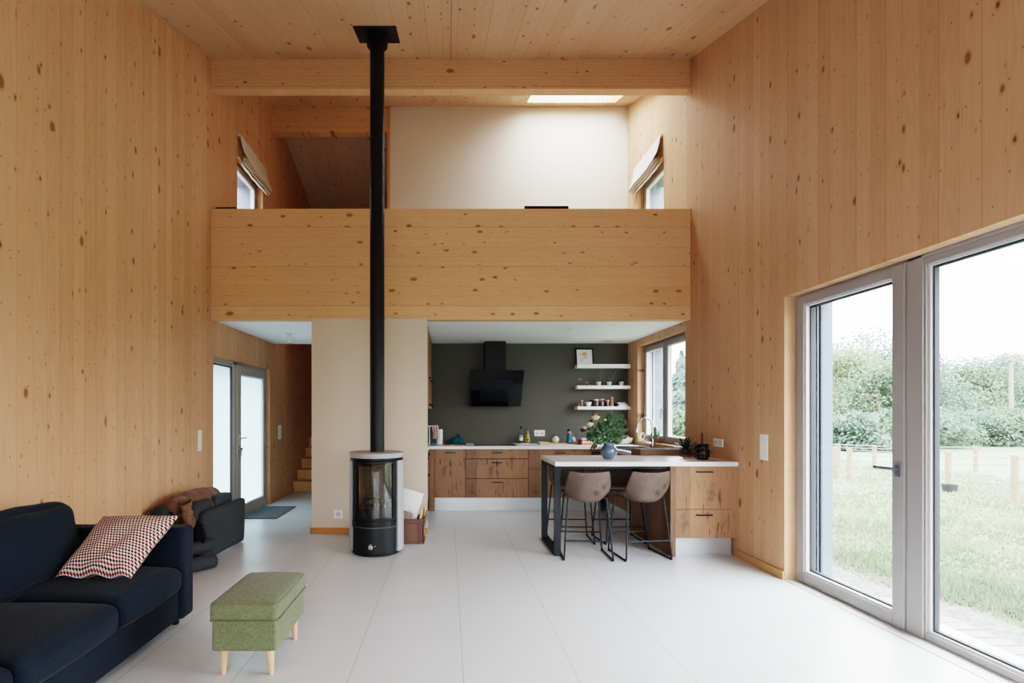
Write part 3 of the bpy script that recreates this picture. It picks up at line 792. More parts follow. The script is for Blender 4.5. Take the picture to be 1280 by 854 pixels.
plate_y('wall_socket', YK, 1.346, 1.512, 1.037, 1.130, 2, 'white double socket on the dark grey kitchen wall', 'socket')
plate_y('wall_socket', 5.885, -1.318, -1.216, .178, .270, 1, 'white single socket low on the cream partition left of the stove', 'socket')
t = T('ceiling_spot', 'small white spotlight under the hall ceiling', 'spotlight', (-2.17, 6.93, 2.484))
bw(B().lathe([(0, 2.484), (.045, 2.484), (.045, 2.462), (.012, 2.458), (.012, 2.44)], 20, (-2.17, 6.93, 0)), 'base', M['white'], t, smooth=40)
bw(B().lathe([(0, 2.445), (.02, 2.445), (.032, 2.40), (.034, 2.36), (.028, 2.36), (.02, 2.39), (0, 2.39)], 20, (-2.17, 6.93, 0)), 'lamp_head', M['white'], t, smooth=40)
t = T('ceiling_lamp', 'flat round white ceiling lamp above the kitchen shelves', 'ceiling lamp', (2.35, 7.48, 2.484))
bw(B().lathe([(0, 2.484), (.088, 2.484), (.088, 2.466), (.07, 2.462), (0, 2.462)], 28, (2.35, 7.48, 0)), 'housing', M['white'], t, smooth=40)
bw(B().lathe([(0, 2.463), (.066, 2.463), (.062, 2.456), (0, 2.454)], 28, (2.35, 7.48, 0)), 'diffuser', M['plasticg'], t, smooth=40)
t = T('ceiling_spot', 'small recessed white spotlight in the kitchen ceiling left of the lamp', 'spotlight', (1.585, 6.6, 2.484))
bw(B().lathe([(0, 2.484), (.04, 2.484), (.042, 2.478), (.034, 2.476), (0, 2.480)], 20, (1.585, 6.6, 0)), 'ring', M['white'], t, smooth=40)
# ------------------------------------------------------------------ kitchen units
def bar_handle(axis, c, L, out, parent):
    """slim black bar handle on two posts; axis 'x','y' along, out = direction vector of the front"""
    c = Vector(c); o = Vector(out); d = Vector((1,0,0)) if axis == 'x' else Vector((0,1,0))
    b = B(); e = c + o*.028
    p, q = e - d*L/2, e + d*L/2
    lo = [min(p[i], q[i]) for i in range(3)]; hi = [max(p[i], q[i]) for i in range(3)]
    k = Vector((.006,.006,.006))
    b.box(lo[0]-k.x, hi[0]+k.x, lo[1]-k.y, hi[1]+k.y, lo[2]-k.z, hi[2]+k.z)
    for s in (-1, 1):
        f = c + d*(L/2-.006)*s
        b.cyl(f, f + o*.03, .006, n=10)
    return bw(b, 'handle', M['blackm'], parent, bevel=.002)

ZT, ZB = .885, .187      # cabinet top / bottom
def unit_y(label, x0, x1, yf, yb, fronts, kind='door', hz=None, mat='oak'):
    """floor unit whose fronts face -Y; fronts = list of (z0, z1)"""
    t = T('kitchen_cabinet', label, 'cabinet', ((x0+x1)/2, (yf+yb)/2, 0))
    bw(bx(x0, x1, yf+.022, yb, ZB, ZT), 'carcass', M['gap'], t)
    bw(bx(x0, x1, yf+.055, yf+.07, 0, ZB), 'plinth', M['plinth'], t)
    for z0, z1 in fronts:
        f = bw(bx(x0+.003, x1-.003, yf, yf+.021, z0+.0035, z1-.0035), kind, M[mat], t, bevel=.002)
        bar_handle('x', ((x0+x1)/2, yf, z1-.052), .135, (0,-1,0), f)
    return t
FIRST = unit_y('single-door rustic oak base unit at the left end of the rear run', -.188, .25, 7.23, 7.93, [(ZB, ZT)])
bw(bx(-.275, -.190, 7.232, 7.25, 0, ZT), 'filler_strip', M['oak'], FIRST)
unit_y('three-drawer rustic oak base unit under the black hob', .25, 1.142, 7.23, 7.93, [(.744, ZT), (.466, .744), (ZB, .466)], 'drawer')
unit_y('two-drawer rustic oak base unit behind the left bar stools', 1.142, 2.04, 7.23, 7.93, [(.606, ZT), (ZB, .606)], 'drawer')
unit_y('narrow rustic oak corner unit at the right end of the rear run', 2.04, 2.178, 7.23, 7.93, [(ZB, ZT)])
def unit_x(label, y0, y1, xf, xb, sg, fronts):
    """floor unit whose fronts face sg*X"""
    t = T('kitchen_cabinet', label, 'cabinet', ((xf+xb)/2, (y0+y1)/2, 0))
    a, c = sorted((xf-sg*.022, xb)); bw(bx(a, c, y0, y1, ZB, ZT), 'carcass', M['gap'], t)
    a, c = sorted((xf-sg*.055, xf-sg*.07)); bw(bx(a, c, y0, y1, 0, ZB), 'plinth', M['plinth'], t)
    for z0, z1 in fronts:
        a, c = sorted((xf, xf-sg*.021))
        f = bw(bx(a, c, y0+.002, y1-.002, z0+.002, z1-.002), 'door', M['oak'], t, bevel=.002)
        bar_handle('y', (xf, (y0+y1)/2, z1-.052), .135, (sg,0,0), f)
unit_x('rustic oak base unit behind the cream partition, nearest the living room', 6.05, 6.64, -.275, -.82, 1, [(ZB, ZT)])
unit_x('rustic oak base unit in the left run next to the corner', 6.64, 7.228, -.275, -.82, 1, [(.60, ZT), (ZB, .60)])
unit_x('rustic oak base unit under the sink, next to the breakfast bar', 6.0, 6.60, 2.18, 2.80, -1, [(ZB, ZT)])
unit_x('rustic oak base unit under the kitchen window, next to the rear corner', 6.60, 7.228, 2.18, 2.80, -1, [(ZB, ZT)])
# wall cabinet above the left run
t = T('wall_cabinet', 'tall oak wall cabinet above the left run, seen edge-on beside the partition', 'cabinet', (-.55, 7., 1.455))
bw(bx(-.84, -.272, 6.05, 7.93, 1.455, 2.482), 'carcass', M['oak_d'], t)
for a in (6.05, 6.68, 7.31):
    for (za, zb) in ((1.457, 1.80), (1.804, 2.48)):
        f = bw(bx(-.271, -.25, a+.002, a+.624, za, zb), 'door', M['oak'], t, bevel=.002)
        bw(B().cyl((-.25, a+.58, za+.05), (-.228, a+.58, za+.05), .010, .014, n=14), 'knob', M['blackm'], f, smooth=40)

# worktop (one continuous U) with a cut-out for the sink
b = B().box(-.82, -.268, 6.04, 7.20, .885, .925).box(-.82, 2.81, 7.20, 7.948, .885, .925)
SX = (2.27, 2.70); SY = (6.06, 7.12)
b.box(2.155, SX[0], 6.002, 7.20, .885, .925).box(SX[1], 2.809, 6.002, 7.20, .885, .925)
b.box(SX[0], SX[1], 6.002, SY[0], .885, .925).box(SX[0], SX[1], SY[1], 7.20, .885, .925)
tag(b.build('worktop', M['counter']), 'long white U-shaped kitchen worktop along the grey wall', 'worktop')
t = T('kitchen_sink', 'black composite sink set into the worktop under the kitchen window', 'sink', (2.485, 6.75, .925))
b = B()
for (x0, x1, ya, yb) in ((SX[0]-.02, SX[0]+.03, SY[0]-.02, SY[1]+.02), (SX[1]-.03, SX[1]+.02, SY[0]-.02, SY[1]+.02), (SX[0], SX[1], SY[0]-.02, SY[0]+.03), (SX[0], SX[1], SY[1]-.03, SY[1]+.02), (SX[0], SX[1], 6.62, 6.66)): b.box(x0, x1, ya, yb, .921, .931)
bw(b, 'rim', M['black'], t, bevel=.002)
b = B()
for (ya, yb) in ((SY[0]+.028, 6.622), (6.658, SY[1]-.028)):
    b.add([(SX[0]+.03, ya, .925), (SX[1]-.03, ya, .925), (SX[1]-.03, yb, .925), (SX[0]+.03, yb, .925), (SX[0]+.05, ya+.02, .888), (SX[1]-.05, ya+.02, .888), (SX[1]-.05, yb-.02, .888), (SX[0]+.05, yb-.02, .888)], [(0,1,5,4),(1,2,6,5),(2,3,7,6),(3,0,4,7),(4,5,6,7)])
bw(b, 'bowl', M['black'], t, fix=False)
bw(B().lathe([(.03, .889), (.032, .893), (.02, .892), (0, .891)], 20, (2.48, 6.85, 0)), 'drain', M['chrome'], t, smooth=40)
# tap
t = T('kitchen_tap', 'tall arched chrome kitchen tap at the sink', 'tap', (2.762, 6.88, .925))
bx0, by0 = 2.762, 6.88
bw(B().lathe([(.028, .925), (.028, .935), (.022, .945), (.020, 1.03), (.013, 1.04), (.013, 1.05)], 24, (bx0, by0, 0)), 'base', M['chrome'], t, smooth=40)
pts = [(bx0, by0, 1.03), (bx0, by0, 1.23)] + [(bx0-.1+.1*cos(a), by0, 1.23+.1*sin(a)) for a in [pi*i/14 for i in range(1, 14)]] + [(bx0-.2, by0, 1.23), (bx0-.206, by0, 1.18)]
bw(B().tube(pts, .0115, 14), 'spout', M['chrome'], t, smooth=60)
bw(B().cyl((bx0-.2055, by0, 1.19), (bx0-.212, by0, 1.135), .014, .0165, n=18), 'spray_head', M['steel'], t, smooth=40)
b = B().cyl((bx0, by0, .99), (bx0-.045, by0, .99), .014, n=16); b.tube([(bx0-.045, by0, .99), (bx0-.075, by0, 1.00), (bx0-.115, by0, 1.02)], .007, 10)
bw(b, 'lever', M['chrome'], t, smooth=40)
# hob
t = T('induction_hob', 'flat black glass hob set in the worktop under the extractor hood', 'hob', (.69, 7.55, .925))
bw(bx(.39, .995, 7.30, 7.81, .925, .931), 'glass_top', M['hoodg'], t, bevel=.002)
# extractor hood: slanted black glass panel and chimney
t = T('extractor_hood', 'black angled glass extractor hood with a square chimney', 'extractor hood', (.72, 7.9, 1.5))
bw(bx(.562, .872, 7.69, 7.949, 1.95, 2.483), 'chimney', M['black'], t, bevel=.003)
P0, P1 = Vector((0, 7.80, 1.505)), Vector((0, 7.43, 2.02))
dv = (P1-P0); nv = Vector((0, -dv.z, dv.y)).normalized()
if nv.y > 0: nv = -nv
def slab(b, x0, x1, f0, f1, o0, o1):
    vs = []
    for o in (o0, o1):
        for x, f in ((x0,f0),(x1,f0),(x1,f1),(x0,f1)):
            p = P0 + dv*f + nv*o; vs.append((x, p.y, p.z))
    return b.add(vs, [(3,2,1,0),(4,5,6,7),(0,1,5,4),(1,2,6,5),(2,3,7,6),(3,0,4,7)])
bw(slab(B(), .33, 1.112, 0, 1, -.012, .012), 'glass_panel', M['hoodg'], t, bevel=.003)
bw(slab(B(), .48, .955, .16, .78, .012, .022), 'inner_panel', M['hoodi'], t, bevel=.003)
bw(B().prism([(7.81, 1.515), (7.948, 1.515), (7.948, 2.0), (7.46, 2.0)], .38, 1.06, 'x'), 'body', M['black'], t)

# ------------------------------------------------------------------ breakfast bar + its cabinet
t = T('breakfast_bar', 'white-topped breakfast bar on a black steel frame, joined to the right wall', 'breakfast bar', (1.9, 5.3, 0))
bw(bx(1.036, 2.809, 4.92, 5.69, .878, .922), 'bar_top', M['counter'], t, bevel=.003)
b = B().box(1.035, 1.10, 4.955, 4.98, 0, .878).box(1.035, 1.10, 5.62, 5.645, 0, .878).box(1.035, 1.10, 4.98, 5.62, 0, .025).box(1.035, 1.10, 4.98, 5.62, .853, .878)
bw(b, 'support_frame', M['bar'], t, bevel=.002)
bw(bx(1.10, 2.155, 4.99, 5.02, .848, .877), 'cross_rail', M['bar'], t)
t = T('bar_cabinet', 'rustic oak two-drawer cabinet under the right end of the breakfast bar', 'cabinet', (2.48, 5.45, 0))
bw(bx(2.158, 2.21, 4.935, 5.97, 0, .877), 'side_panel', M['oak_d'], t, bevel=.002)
bw(bx(2.21, 2.80, 4.975, 5.70, ZB, .877), 'carcass', M['gap'], t)
bw(bx(2.765, 2.809, 4.955, 4.98, ZB-.01, .877), 'filler_strip', M['oak_l'], t)
bw(bx(2.21, 2.785, 5.005, 5.02, 0, ZB-.01), 'plinth', M['plinth'], t)
for z0, z1 in ((.456, .876), (ZB-.012, .456)):
    f = bw(bx(2.213, 2.763, 4.95, 4.974, z0+.002, z1-.002), 'drawer', M['oak_l'], t, bevel=.002)
    bar_handle('x', (2.485, 4.95, z1-.052), .145, (0,-1,0), f)
bw(bx(2.158, 2.809, 5.70, 5.995, .70, .978), 'raised_back', M['oak'], t)
bw(bx(2.156, 2.809, 5.698, 5.997, .978, .984), 'raised_back_top', M['plasticd'], t)

# ------------------------------------------------------------------ bar stools
def stool_shell():
    prof = [(.225,.590,.185,.0), (.215,.604,.195,.006), (.16,.600,.205,.020), (.08,.584,.212,.040), (0,.565,.214,.066), (-.08,.548,.208,.100), (-.145,.546,.200,.128), (-.19,.570,.206,.122), (-.215,.620,.222,.095), (-.232,.685,.228,.068), (-.246,.75,.220,.048), (-.257,.808,.205,.034), (-.262,.840,.196,.028)]
    m = len(prof); nu = 14; vs = []
    for i, (y, z, w, c) in enumerate(prof):
        a = prof[max(0, i-1)]; d = prof[min(m-1, i+1)]
        ty, tz = d[0]-a[0], d[1]-a[1]; L = math.hypot(ty, tz); ty /= L; tz /= L
        ny, nz = tz, -ty           # inward / upward normal
        if nz < 0 and ny < 0: ny, nz = -ny, -nz
        for j in range(nu+1):
            s = 2*j/nu-1
            k = abs(s)**(3.0 if i < 9 else 2.3)
            topdip = 0 if i < m-3 else .012*(abs(s)**2)*(i-m+4)/3
            vs.append((w*s*(1-.06*k), y + ny*c*k, z + nz*c*k + topdip))
    fs = [(i*(nu+1)+j, i*(nu+1)+j+1, (i+1)*(nu+1)+j+1, (i+1)*(nu+1)+j) for i in range(m-1) for j in range(nu)]
    return B().add(vs, fs)
def make_stool(label):
    t = T('bar_stool', label, 'bar stool', (0,0,0), 0, 'brown leather bar stools at the breakfast bar')
    sh = stool_shell().build('seat_shell', M['leather'], t, smooth=180, solid=.022, sub=2)
    b = B()   # under-seat carrier
    b.tube([(-.165, .15, .575), (-.10, .13, .556), (.10, .13, .556), (.165, .15, .575)], .008, 8)
    b.build('seat_frame', M['bar'], t, smooth=60)
    for s in (-1, 1):
        b = B()
        ft, rt = Vector((s*.170, .160, .578)), Vector((s*.180, -.135, .590))
        ff, rf = Vector((s*.215, .215, .010)), Vector((s*.228, -.205, .010))
        def bend(p, q, r, f=.035):
            a = p + (q-p)*(1 - f/(q-p).length); c = q + (r-q)*(f/(r-q).length)
            return [a] + [(a*(1-t)**2 + q*2*t*(1-t) + c*t*t) for t in (.33, .66)] + [c]
        pts = [ft] + bend(ft, ff, rf) + bend(ff, rf, rt) + [rt]
        b.tube(pts, .0085, 10); b.build('sled_leg', M['bar'], t, smooth=60)
        for p in (ff, rf): B().cyl((p.x, p.y+(.02 if p.y<0 else -.02), 0), (p.x, p.y+(.02 if p.y<0 else -.02), .022), .013, n=12).build('foot_cap', M['black'], t, smooth=40)
    z = .185; k = (.59-z)/.58
    for yt, yf_, xt, xf_ in ((.165, .215, .165, .215), (-.145, -.205, .178, .228)):
        yy = yt+(yf_-yt)*k; xx = xt+(xf_-xt)*k
        B().cyl((-xx, yy, z), (xx, yy, z), .0075, n=10).build('foot_rest', M['bar'], t, smooth=40)
    return t
st = make_stool('brown leather bar stool with its back to the room, left one of the near pair')
st.location = (1.335, 4.985, 0); st.rotation_euler = (0, 0, radians(-4))
copy_thing(st, (1.868, 4.985, 0), radians(7), 'brown leather bar stool with its back to the room, next to the oak bar cabinet')
copy_thing(st, (1.345, 5.60, 0), radians(178), 'brown leather bar stool on the kitchen side of the bar, behind the steel frame leg')
copy_thing(st, (1.875, 5.60, 0), radians(183), 'brown leather bar stool on the kitchen side, next to the oak side panel')

# ------------------------------------------------------------------ wood stove
SXc, SYc = -.722, 5.155
t = T('wood_stove', 'round black wood stove with grey stone sides and a tall black flue', 'stove', (SXc, SYc, 0))
def sb(b, name, mat, parent=t, **kw): return b.build(name, M[mat], parent, **kw)
drum = B().arc(.235, .25, -30, 210, .03, .94, 40)
drum.lathe([(0,.03),(.25,.03),(.25,.012),(.235,0),(0,0)], 40)
drum.box(-.21, .21, -.20, .14, .30, .345); drum.lathe([(0,.925),(.262,.925),(.266,.935),(.266,.952),(0,.952)], 48)
sb(drum, 'body', 'black', smooth=40)
for a0, a1 in ((-33, 80), (100, 213)):
    sb(B().arc(.249, .272, a0, a1, .035, .925, 30), 'stone_panel', 'stone', smooth=40)
sb(B().lathe([(0,.952),(.268,.952),(.274,.957),(.274,.996),(.268,1.002),(0,1.002)], 56), 'stone_top', 'stone', smooth=40)
dr = sb(B().arc(.240, .266, -90-52, -90+52, .036, .285, 30), 'ash_drawer', 'blackm', smooth=40)
sb(B().arc(.262, .276, -90-52, -90+52, .283, .292, 30), 'drawer_lip', 'rail', dr, smooth=40)
lg = sb(B().arc(.236, .268, -90-53, -90+53, .296, .346, 30), 'air_control', 'black', smooth=40)
for a in (-101, -80):
    sb(B().arc(.266, .278, a-5, a+5, .318, .330, 6), 'lever', 'blackm', lg, smooth=40)
# little silver badge
def cylpt(r, a, z): return (r*cos(radians(a)), r*sin(radians(a)), z)
bd = B()
for (a0, a1, z0, z1) in ((-99, -96.5, .085, .115), (-96, -93.5, .09, .12), (-93, -90.5, .085, .112), (-98, -91, .078, .083), (-97.5, -92, .122, .126), (-87, -84, .108, .112)):
    q = [cylpt(.2675, a0, z0), cylpt(.2675, a1, z0+.004), cylpt(.2675, a1, z1+.004), cylpt(.2675, a0, z1)]
    bd.add(q, [(0,1,2,3)])
sb(bd, 'badge', 'steel', dr)
# fire door: curved frame, sooty glass
dj = B().arc(.248, .268, -90-53, -90-44, .35, .922, 8); dj.arc(.248, .268, -90+44, -90+53, .35, .922, 8)
dj.arc(.248, .268, -90-44, -90+44, .35, .372, 26).arc(.248, .268, -90-44, -90+44, .905, .922, 26)
door = sb(dj, 'fire_door', 'black', smooth=40)
gl = B(); n = 26
gl.grid(lambda u, v: cylpt(.258, -90-45+90*u, .365+.545*v), n, 1)
sb(gl, 'door_glass', 'soot', door, smooth=60, fix=False)
fb = B().arc(.165, .18, -15, 195, .46, .86, 26); fb.lathe([(0,.46),(.18,.46),(.18,.45),(0,.45)], 28)
sb(fb, 'firebox_liner', 'liner', smooth=40)
ab = B().grid(lambda u, v: ((u*2-1)*.15, -.16+.26*v, .462 + .05*noise.noise(Vector((u*5, v*5, 1)))+.045*(1-(2*u-1)**2)), 22, 14)
sb(ab, 'ash_bed', 'ash', smooth=60, fix=False)
bf = B().arc(.236, .246, -90-53, -90+53, .37, .47, 24); bf.lathe([(.05,.86),(.235,.88),(.235,.90),(.05,.88)], 30)
sb(bf, 'inner_baffle', 'black', smooth=40)
PYo = .035
fz = RZ(SYc+PYo)
fl = sb(B().cyl((0, PYo, 1.0), (0, PYo, fz+.02), .073, n=32), 'flue_pipe', 'blackm', smooth=40)
for z in (1.085, 2.35, 3.62):
    sb(B().lathe([(.073, z-.004), (.0755, z-.004), (.0755, z+.004), (.073, z+.004)], 32, (0, PYo, 0)), 'pipe_seam', 'blackm', fl, smooth=40)
sb(B().cyl((0, PYo, fz-.12), (0, PYo, fz+.02), .105, n=32), 'collar', 'blackm', fl, smooth=40)
pl = B().box(-.212, .212, -.212, .212, -.012, 0)
pl.xform(Matrix.Translation((0, PYo, fz)) @ Matrix.Rotation(math.atan(.337), 4, 'X'))
sb(pl, 'ceiling_plate', 'blackm', fl)

# crate behind the stove
t = T('storage_crate', 'reddish-brown plastic crate on the floor behind the stove', 'crate', (-.465, 5.565, 0))
x0, x1, ya, yb, h = -.67, -.262, 5.42, 5.71, .262
b = B().box(x0, x1, ya, ya+.012, 0, h).box(x0, x1, yb-.012, yb, 0, h).box(x0, x0+.012, ya, yb, 0, h).box(x1-.012, x1, ya, yb, 0, h).box(x0, x1, ya, yb, 0, .012)
bw(b, 'body', M['brownc'], t, bevel=.003)
b = B()
for (za, zb) in ((.0, .014), (h-.05, h-.042), (h-.014, h)): b.box(x0-.009, x1+.009, ya-.009, ya+.002, za, zb).box(x1-.002, x1+.009, ya, yb, za, zb)
for xx in (x1-.05, x1-.03): b.box(xx, xx+.006, ya-.006, ya+.002, 0, h)
bw(b, 'rim', M['brownc'], t, bevel=.002)
# things standing in the crate
b = B().box(-.10, .17, -.006, .006, 0, .52)
b.xform(Matrix.Translation((-.575, 5.62, .045)) @ Matrix.Rotation(radians(-8), 4, 'X') @ Matrix.Rotation(radians(16), 4, 'Y'))
tag(bw(b, 'white_panel', M['white'], None, bevel=.002), 'large flat white panel standing tilted in the brown crate', 'panel')
for k, (xx, ln, tx) in enumerate(((-.335, .36, 9), (-.30, .33, 14), (-.283, .34, 5))):
    b = B().box(-.014, .014, -.012, .012, 0, ln)
    b.xform(Matrix.Translation((xx, 5.50+.05*k, .013)) @ Matrix.Rotation(radians(tx), 4, 'Y') @ Matrix.Rotation(radians(20*k), 4, 'Z'))
    tag(bw(b, 'kindling_stick', M['beech'] if k != 1 else M['bark'], None, bevel=.004), ['light split kindling stick leaning against the white panel in the crate', 'dark bark-covered kindling stick in the crate beside the stove', 'pale kindling stick at the right rim of the crate'][k], 'firewood', 'kindling in the brown crate')
b = B().box(-.10, .10, -.02, .02, 0, .10)
b.xform(Matrix.Translation((-.50, 5.47, .25)) @ Matrix.Rotation(radians(18), 4, 'Y'))
tag(bw(b, 'egg_carton', M['ash'], None, bevel=.012), 'grey-brown cardboard box lying on top of the crate beside the stove', 'cardboard box')
# ------------------------------------------------------------------ sofa
t = T('sofa', 'dark navy fabric sofa against the left wall', 'sofa', (-2.2, 2.34, 0))
bw(bx(-2.70, -1.742, 1.40, 3.30, .05, .27), 'base', M['navy'], t, bevel=.02, seg=3)
bw(bx(-2.71, -2.53, 1.27, 3.42, .05, .63), 'backrest', M['navy'], t, bevel=.035, seg=4)
for (a, c) in ((3.292, 3.437), (1.25, 1.398)):
    bw(bx(-2.70, -1.712, a, c, .05, .648), 'armrest', M['navy'], t, bevel=.030, seg=4)
for i, (a, c) in enumerate(((2.672, 3.288), (2.022, 2.668), (1.402, 2.018))):
    bw(puffy(.80, c-a, .165, .055, (.03, .006, .045), 18, .006, 3*i, (-2.105, (a+c)/2, .322)), 'seat_cushion', M['navy'], t, smooth=180, sub=1)
for i, (a, c) in enumerate(((2.44, 3.19), (1.66, 2.42))):
    b = puffy(.17, c-a, .43, .07, (.06, .01, .03), 18, .010, 11+5*i)
    b.xform(Matrix.Translation((-2.375, (a+c)/2, .625)) @ Matrix.Rotation(radians(-13), 4, 'Y'))
    bw(b, 'back_cushion', M['navy'], t, smooth=180, sub=1)
for x in (-2.62, -1.80):
    for y in (1.33, 3.36): bw(B().cyl((x, y, 0), (x, y, .06), .02, .025, n=16), 'leg', M['black'], t, smooth=40)
# scatter cushion
def set_uv(o, uvs):
    me = o.data; L = me.uv_layers.new(name='UVMap')
    for lp in me.loops: L.data[lp.index].uv = uvs[lp.vertex_index]
def pillow(A, Bc, C, D, thick, n=26):
    A, Bc, C, D = map(Vector, (A, Bc, C, D)); b = B(); uvs = []
    nrm = (Bc-A).cross(A-D).normalized()
    for side in (1, -1):
        def fn(u, v):
            pin = .035*(1-abs(2*u-1)**2)*(1 if v in (0,1) else 0)
            uu = .5+(u-.5)*(1-.07*sin(pi*v)); vv = .5+(v-.5)*(1-.07*sin(pi*u))
            p = D*(1-uu)*(1-vv) + C*uu*(1-vv) + Bc*uu*vv + A*(1-uu)*vv
            h = (max(0., 1-abs(2*u-1)**2.6)*max(0., 1-abs(2*v-1)**2.6))**.55
            w = noise.noise(Vector((u*4.5+side, v*3.2, 2.))) + .7*noise.noise(Vector((u*9, v*2.5, side)))
            fold = .016*math.exp(-((u-.62)/.09)**2)*math.exp(-((v-.2)/.22)**2)*sin(v*9)
            lower = .018*math.exp(-(v/.12)**2)*sin(u*16)
            return p + nrm*side*(thick*h + .011*w*h**.5) + nrm*(fold+lower*.5) + Vector((0,0,lower*.35))
        b.grid(fn, n, n); uvs += [(i/n, j/n) for j in range(n+1) for i in range(n+1)]
    return b, uvs
PD = (-2.22, 2.87, .462); PC = (-1.785, 2.865, .462); PB = (-1.722, 3.27, .735); PA = (-2.205, 3.255, .735)
b, uvs = pillow(PA, PB, PC, PD, .088)
b.v = [(x, y, z) for x, y, z in b.v]
o = b.build('scatter_cushion', M['pillow'], None, smooth=180, fix=False); set_uv(o, uvs)
tag(o, 'red, black and white houndstooth scatter cushion leaning in the corner of the sofa', 'cushion')

# footstool
t = T('footstool', 'green linen footstool on four tapered light wooden legs', 'footstool', (-1.07, 2.925, 0))
b = B()
bw(bx(-1.240, -.900, 2.665, 3.185, .140, .312), 'body', M['green'], t, bevel=.014, seg=3)
bw(puffy(.362, .546, .098, .026, (.004, .004, .024), 20, .002, 4, (-1.07, 2.925, .349)), 'padded_lid', M['green'], t, smooth=180, sub=1)
def rrect(cx, cy, hx, hy, r, z, n=5):
    pts = []
    for (sx, sy, a0) in ((1,1,0),(-1,1,90),(-1,-1,180),(1,-1,270)):
        for k in range(n+1):
            a = radians(a0+90*k/n); pts.append((cx+sx*(hx-r)+r*cos(a), cy+sy*(hy-r)+r*sin(a), z))
    return pts
bw(B().tube(rrect(-1.07, 2.925, .176, .268, .03, .386), .0048, 8, closed=True).tube(rrect(-1.07, 2.925, .180, .272, .03, .304), .004, 8, closed=True), 'piping', M['green'], t, smooth=60)
for x in (-1.198, -.942):
    for y in (2.715, 3.135):
        s = -1 if x < -1.07 else 1
        bw(B().cyl((x-.0*s, y, 0), (x-.008*s, y, .142), .0125, .0235, n=20), 'leg', M['beech'], t, smooth=40)

# folded padded chair beside the door, jacket over it
t = T('padded_folding_chair', 'folded charcoal padded chair with bolsters on the floor between sofa and front door', 'folded chair', (-2.45, 5.05, 0))
b = puffy(.075, .86, .47, .034, (.012, .0, .0), 16, .008, 3)
b.xform(Matrix.Translation((-2.262, 5.115, .242)) @ Matrix.Rotation(radians(-3), 4, 'Z') @ Matrix.Rotation(radians(2), 4, 'Y'))
bw(b, 'back_panel', M['greyfab'], t, smooth=180, sub=1)
bw(puffy(.33, .86, .30, .05, (.01,.01,.01), 10, .006, 8, (-2.48, 5.05, .21)), 'folded_seat', M['greyfab'], t, smooth=180)
for i, (a, c, dx) in enumerate(((4.66, 5.0, 0), (5.06, 5.40, .012))):
    bw(puffy(.13, c-a, .17, .03, (.006,.006,.006), 10, .002, i, (-2.365+dx, (a+c)/2, .475)), 'head_pad', M['greyfab'], t, smooth=180, sub=1)
bw(puffy(.15, .26, .2, .05, (.01,.01,.01), 10, .004, 6, (-2.60, 4.66, .44)), 'arm_pad', M['greyfab'], t, smooth=180, sub=1)
def capsule(p, q, r, n=20):
    p, q = Vector(p), Vector(q); d = (q-p); L = d.length; e = r*.45
    prof = [(r*.05, 0), (r*.72, e*.12), (r*.95, e*.5), (r, e)] + [(r, L-e), (r*.95, L-e*.5), (r*.72, L-e*.12), (r*.05, L)]
    b = B().lathe(prof, n)
    b.xform(Matrix.Translation(p) @ d.to_track_quat('Z', 'Y').to_matrix().to_4x4()); return b
bw(capsule((-2.33, 4.33, .065), (-2.095, 4.60, .065), .063), 'bolster', M['greyfab'], t, smooth=60)
bw(capsule((-2.40, 4.46, .165), (-2.20, 4.78, .165), .065), 'bolster', M['greyfab'], t, smooth=60)
bw(capsule((-2.46, 4.20, .066), (-2.24, 4.30, .066), .064), 'bolster', M['greyfab'], t, smooth=60)
b = B()
for k in range(5): b.cyl((-2.26-.015*k, 4.66+.02*(k % 2), .25+.03*k), (-2.235-.015*k, 4.66+.02*(k % 2), .25+.03*k), .022, n=12)
b.box(-2.29, -2.235, 4.63, 4.655, .20, .38).tube([(-2.23, 4.64, .2), (-2.215, 4.66, .26), (-2.235, 4.65, .34)], .008, 8)
bw(b, 'hinge_lock', M['blackm'], t, smooth=40)
# jacket: arched padded body and a hanging sleeve
def jk(u, v):
    y = 4.60 + .94*u
    c = -2.525 + .04*sin(u*3)
    a = pi*(v*1.12-.06)
    top = .545 + .085*sin(pi*min(1, max(0, (u+.12)/1.15)))**.8
    w = .17*(sin(pi*min(.995, max(.02, u)))**.35)
    h = (top-.40)*(1 if u > .03 else .6)
    puff = 1 + .10*abs(sin(u*pi*5.5))*(sin(a) if sin(a) > 0 else 0) + .10*noise.noise(Vector((u*7, v*4, 3)))
    return (c - w*cos(a)*puff, y, .40 + max(-.02, h*sin(a)*puff))
b = B().grid(jk, 44, 18)
def sl(u, v):
    a = 2*pi*v; p = Vector((-2.40+.07*u, 4.66-.06*u, .58-.22*u)); r = .052+.016*sin(u*17)*.5+.014*noise.noise(Vector((u*5, v*5, 1)))
    return (p.x+r*.8*cos(a), p.y+r*1.3*sin(a), p.z+.02*sin(a))
b.grid(sl, 16, 16)
o = bw(b, 'jacket', M['brownfab'], None, smooth=60, fix=False, sub=1)
tag(o, 'brown padded jacket draped over the folded charcoal chair', 'jacket')

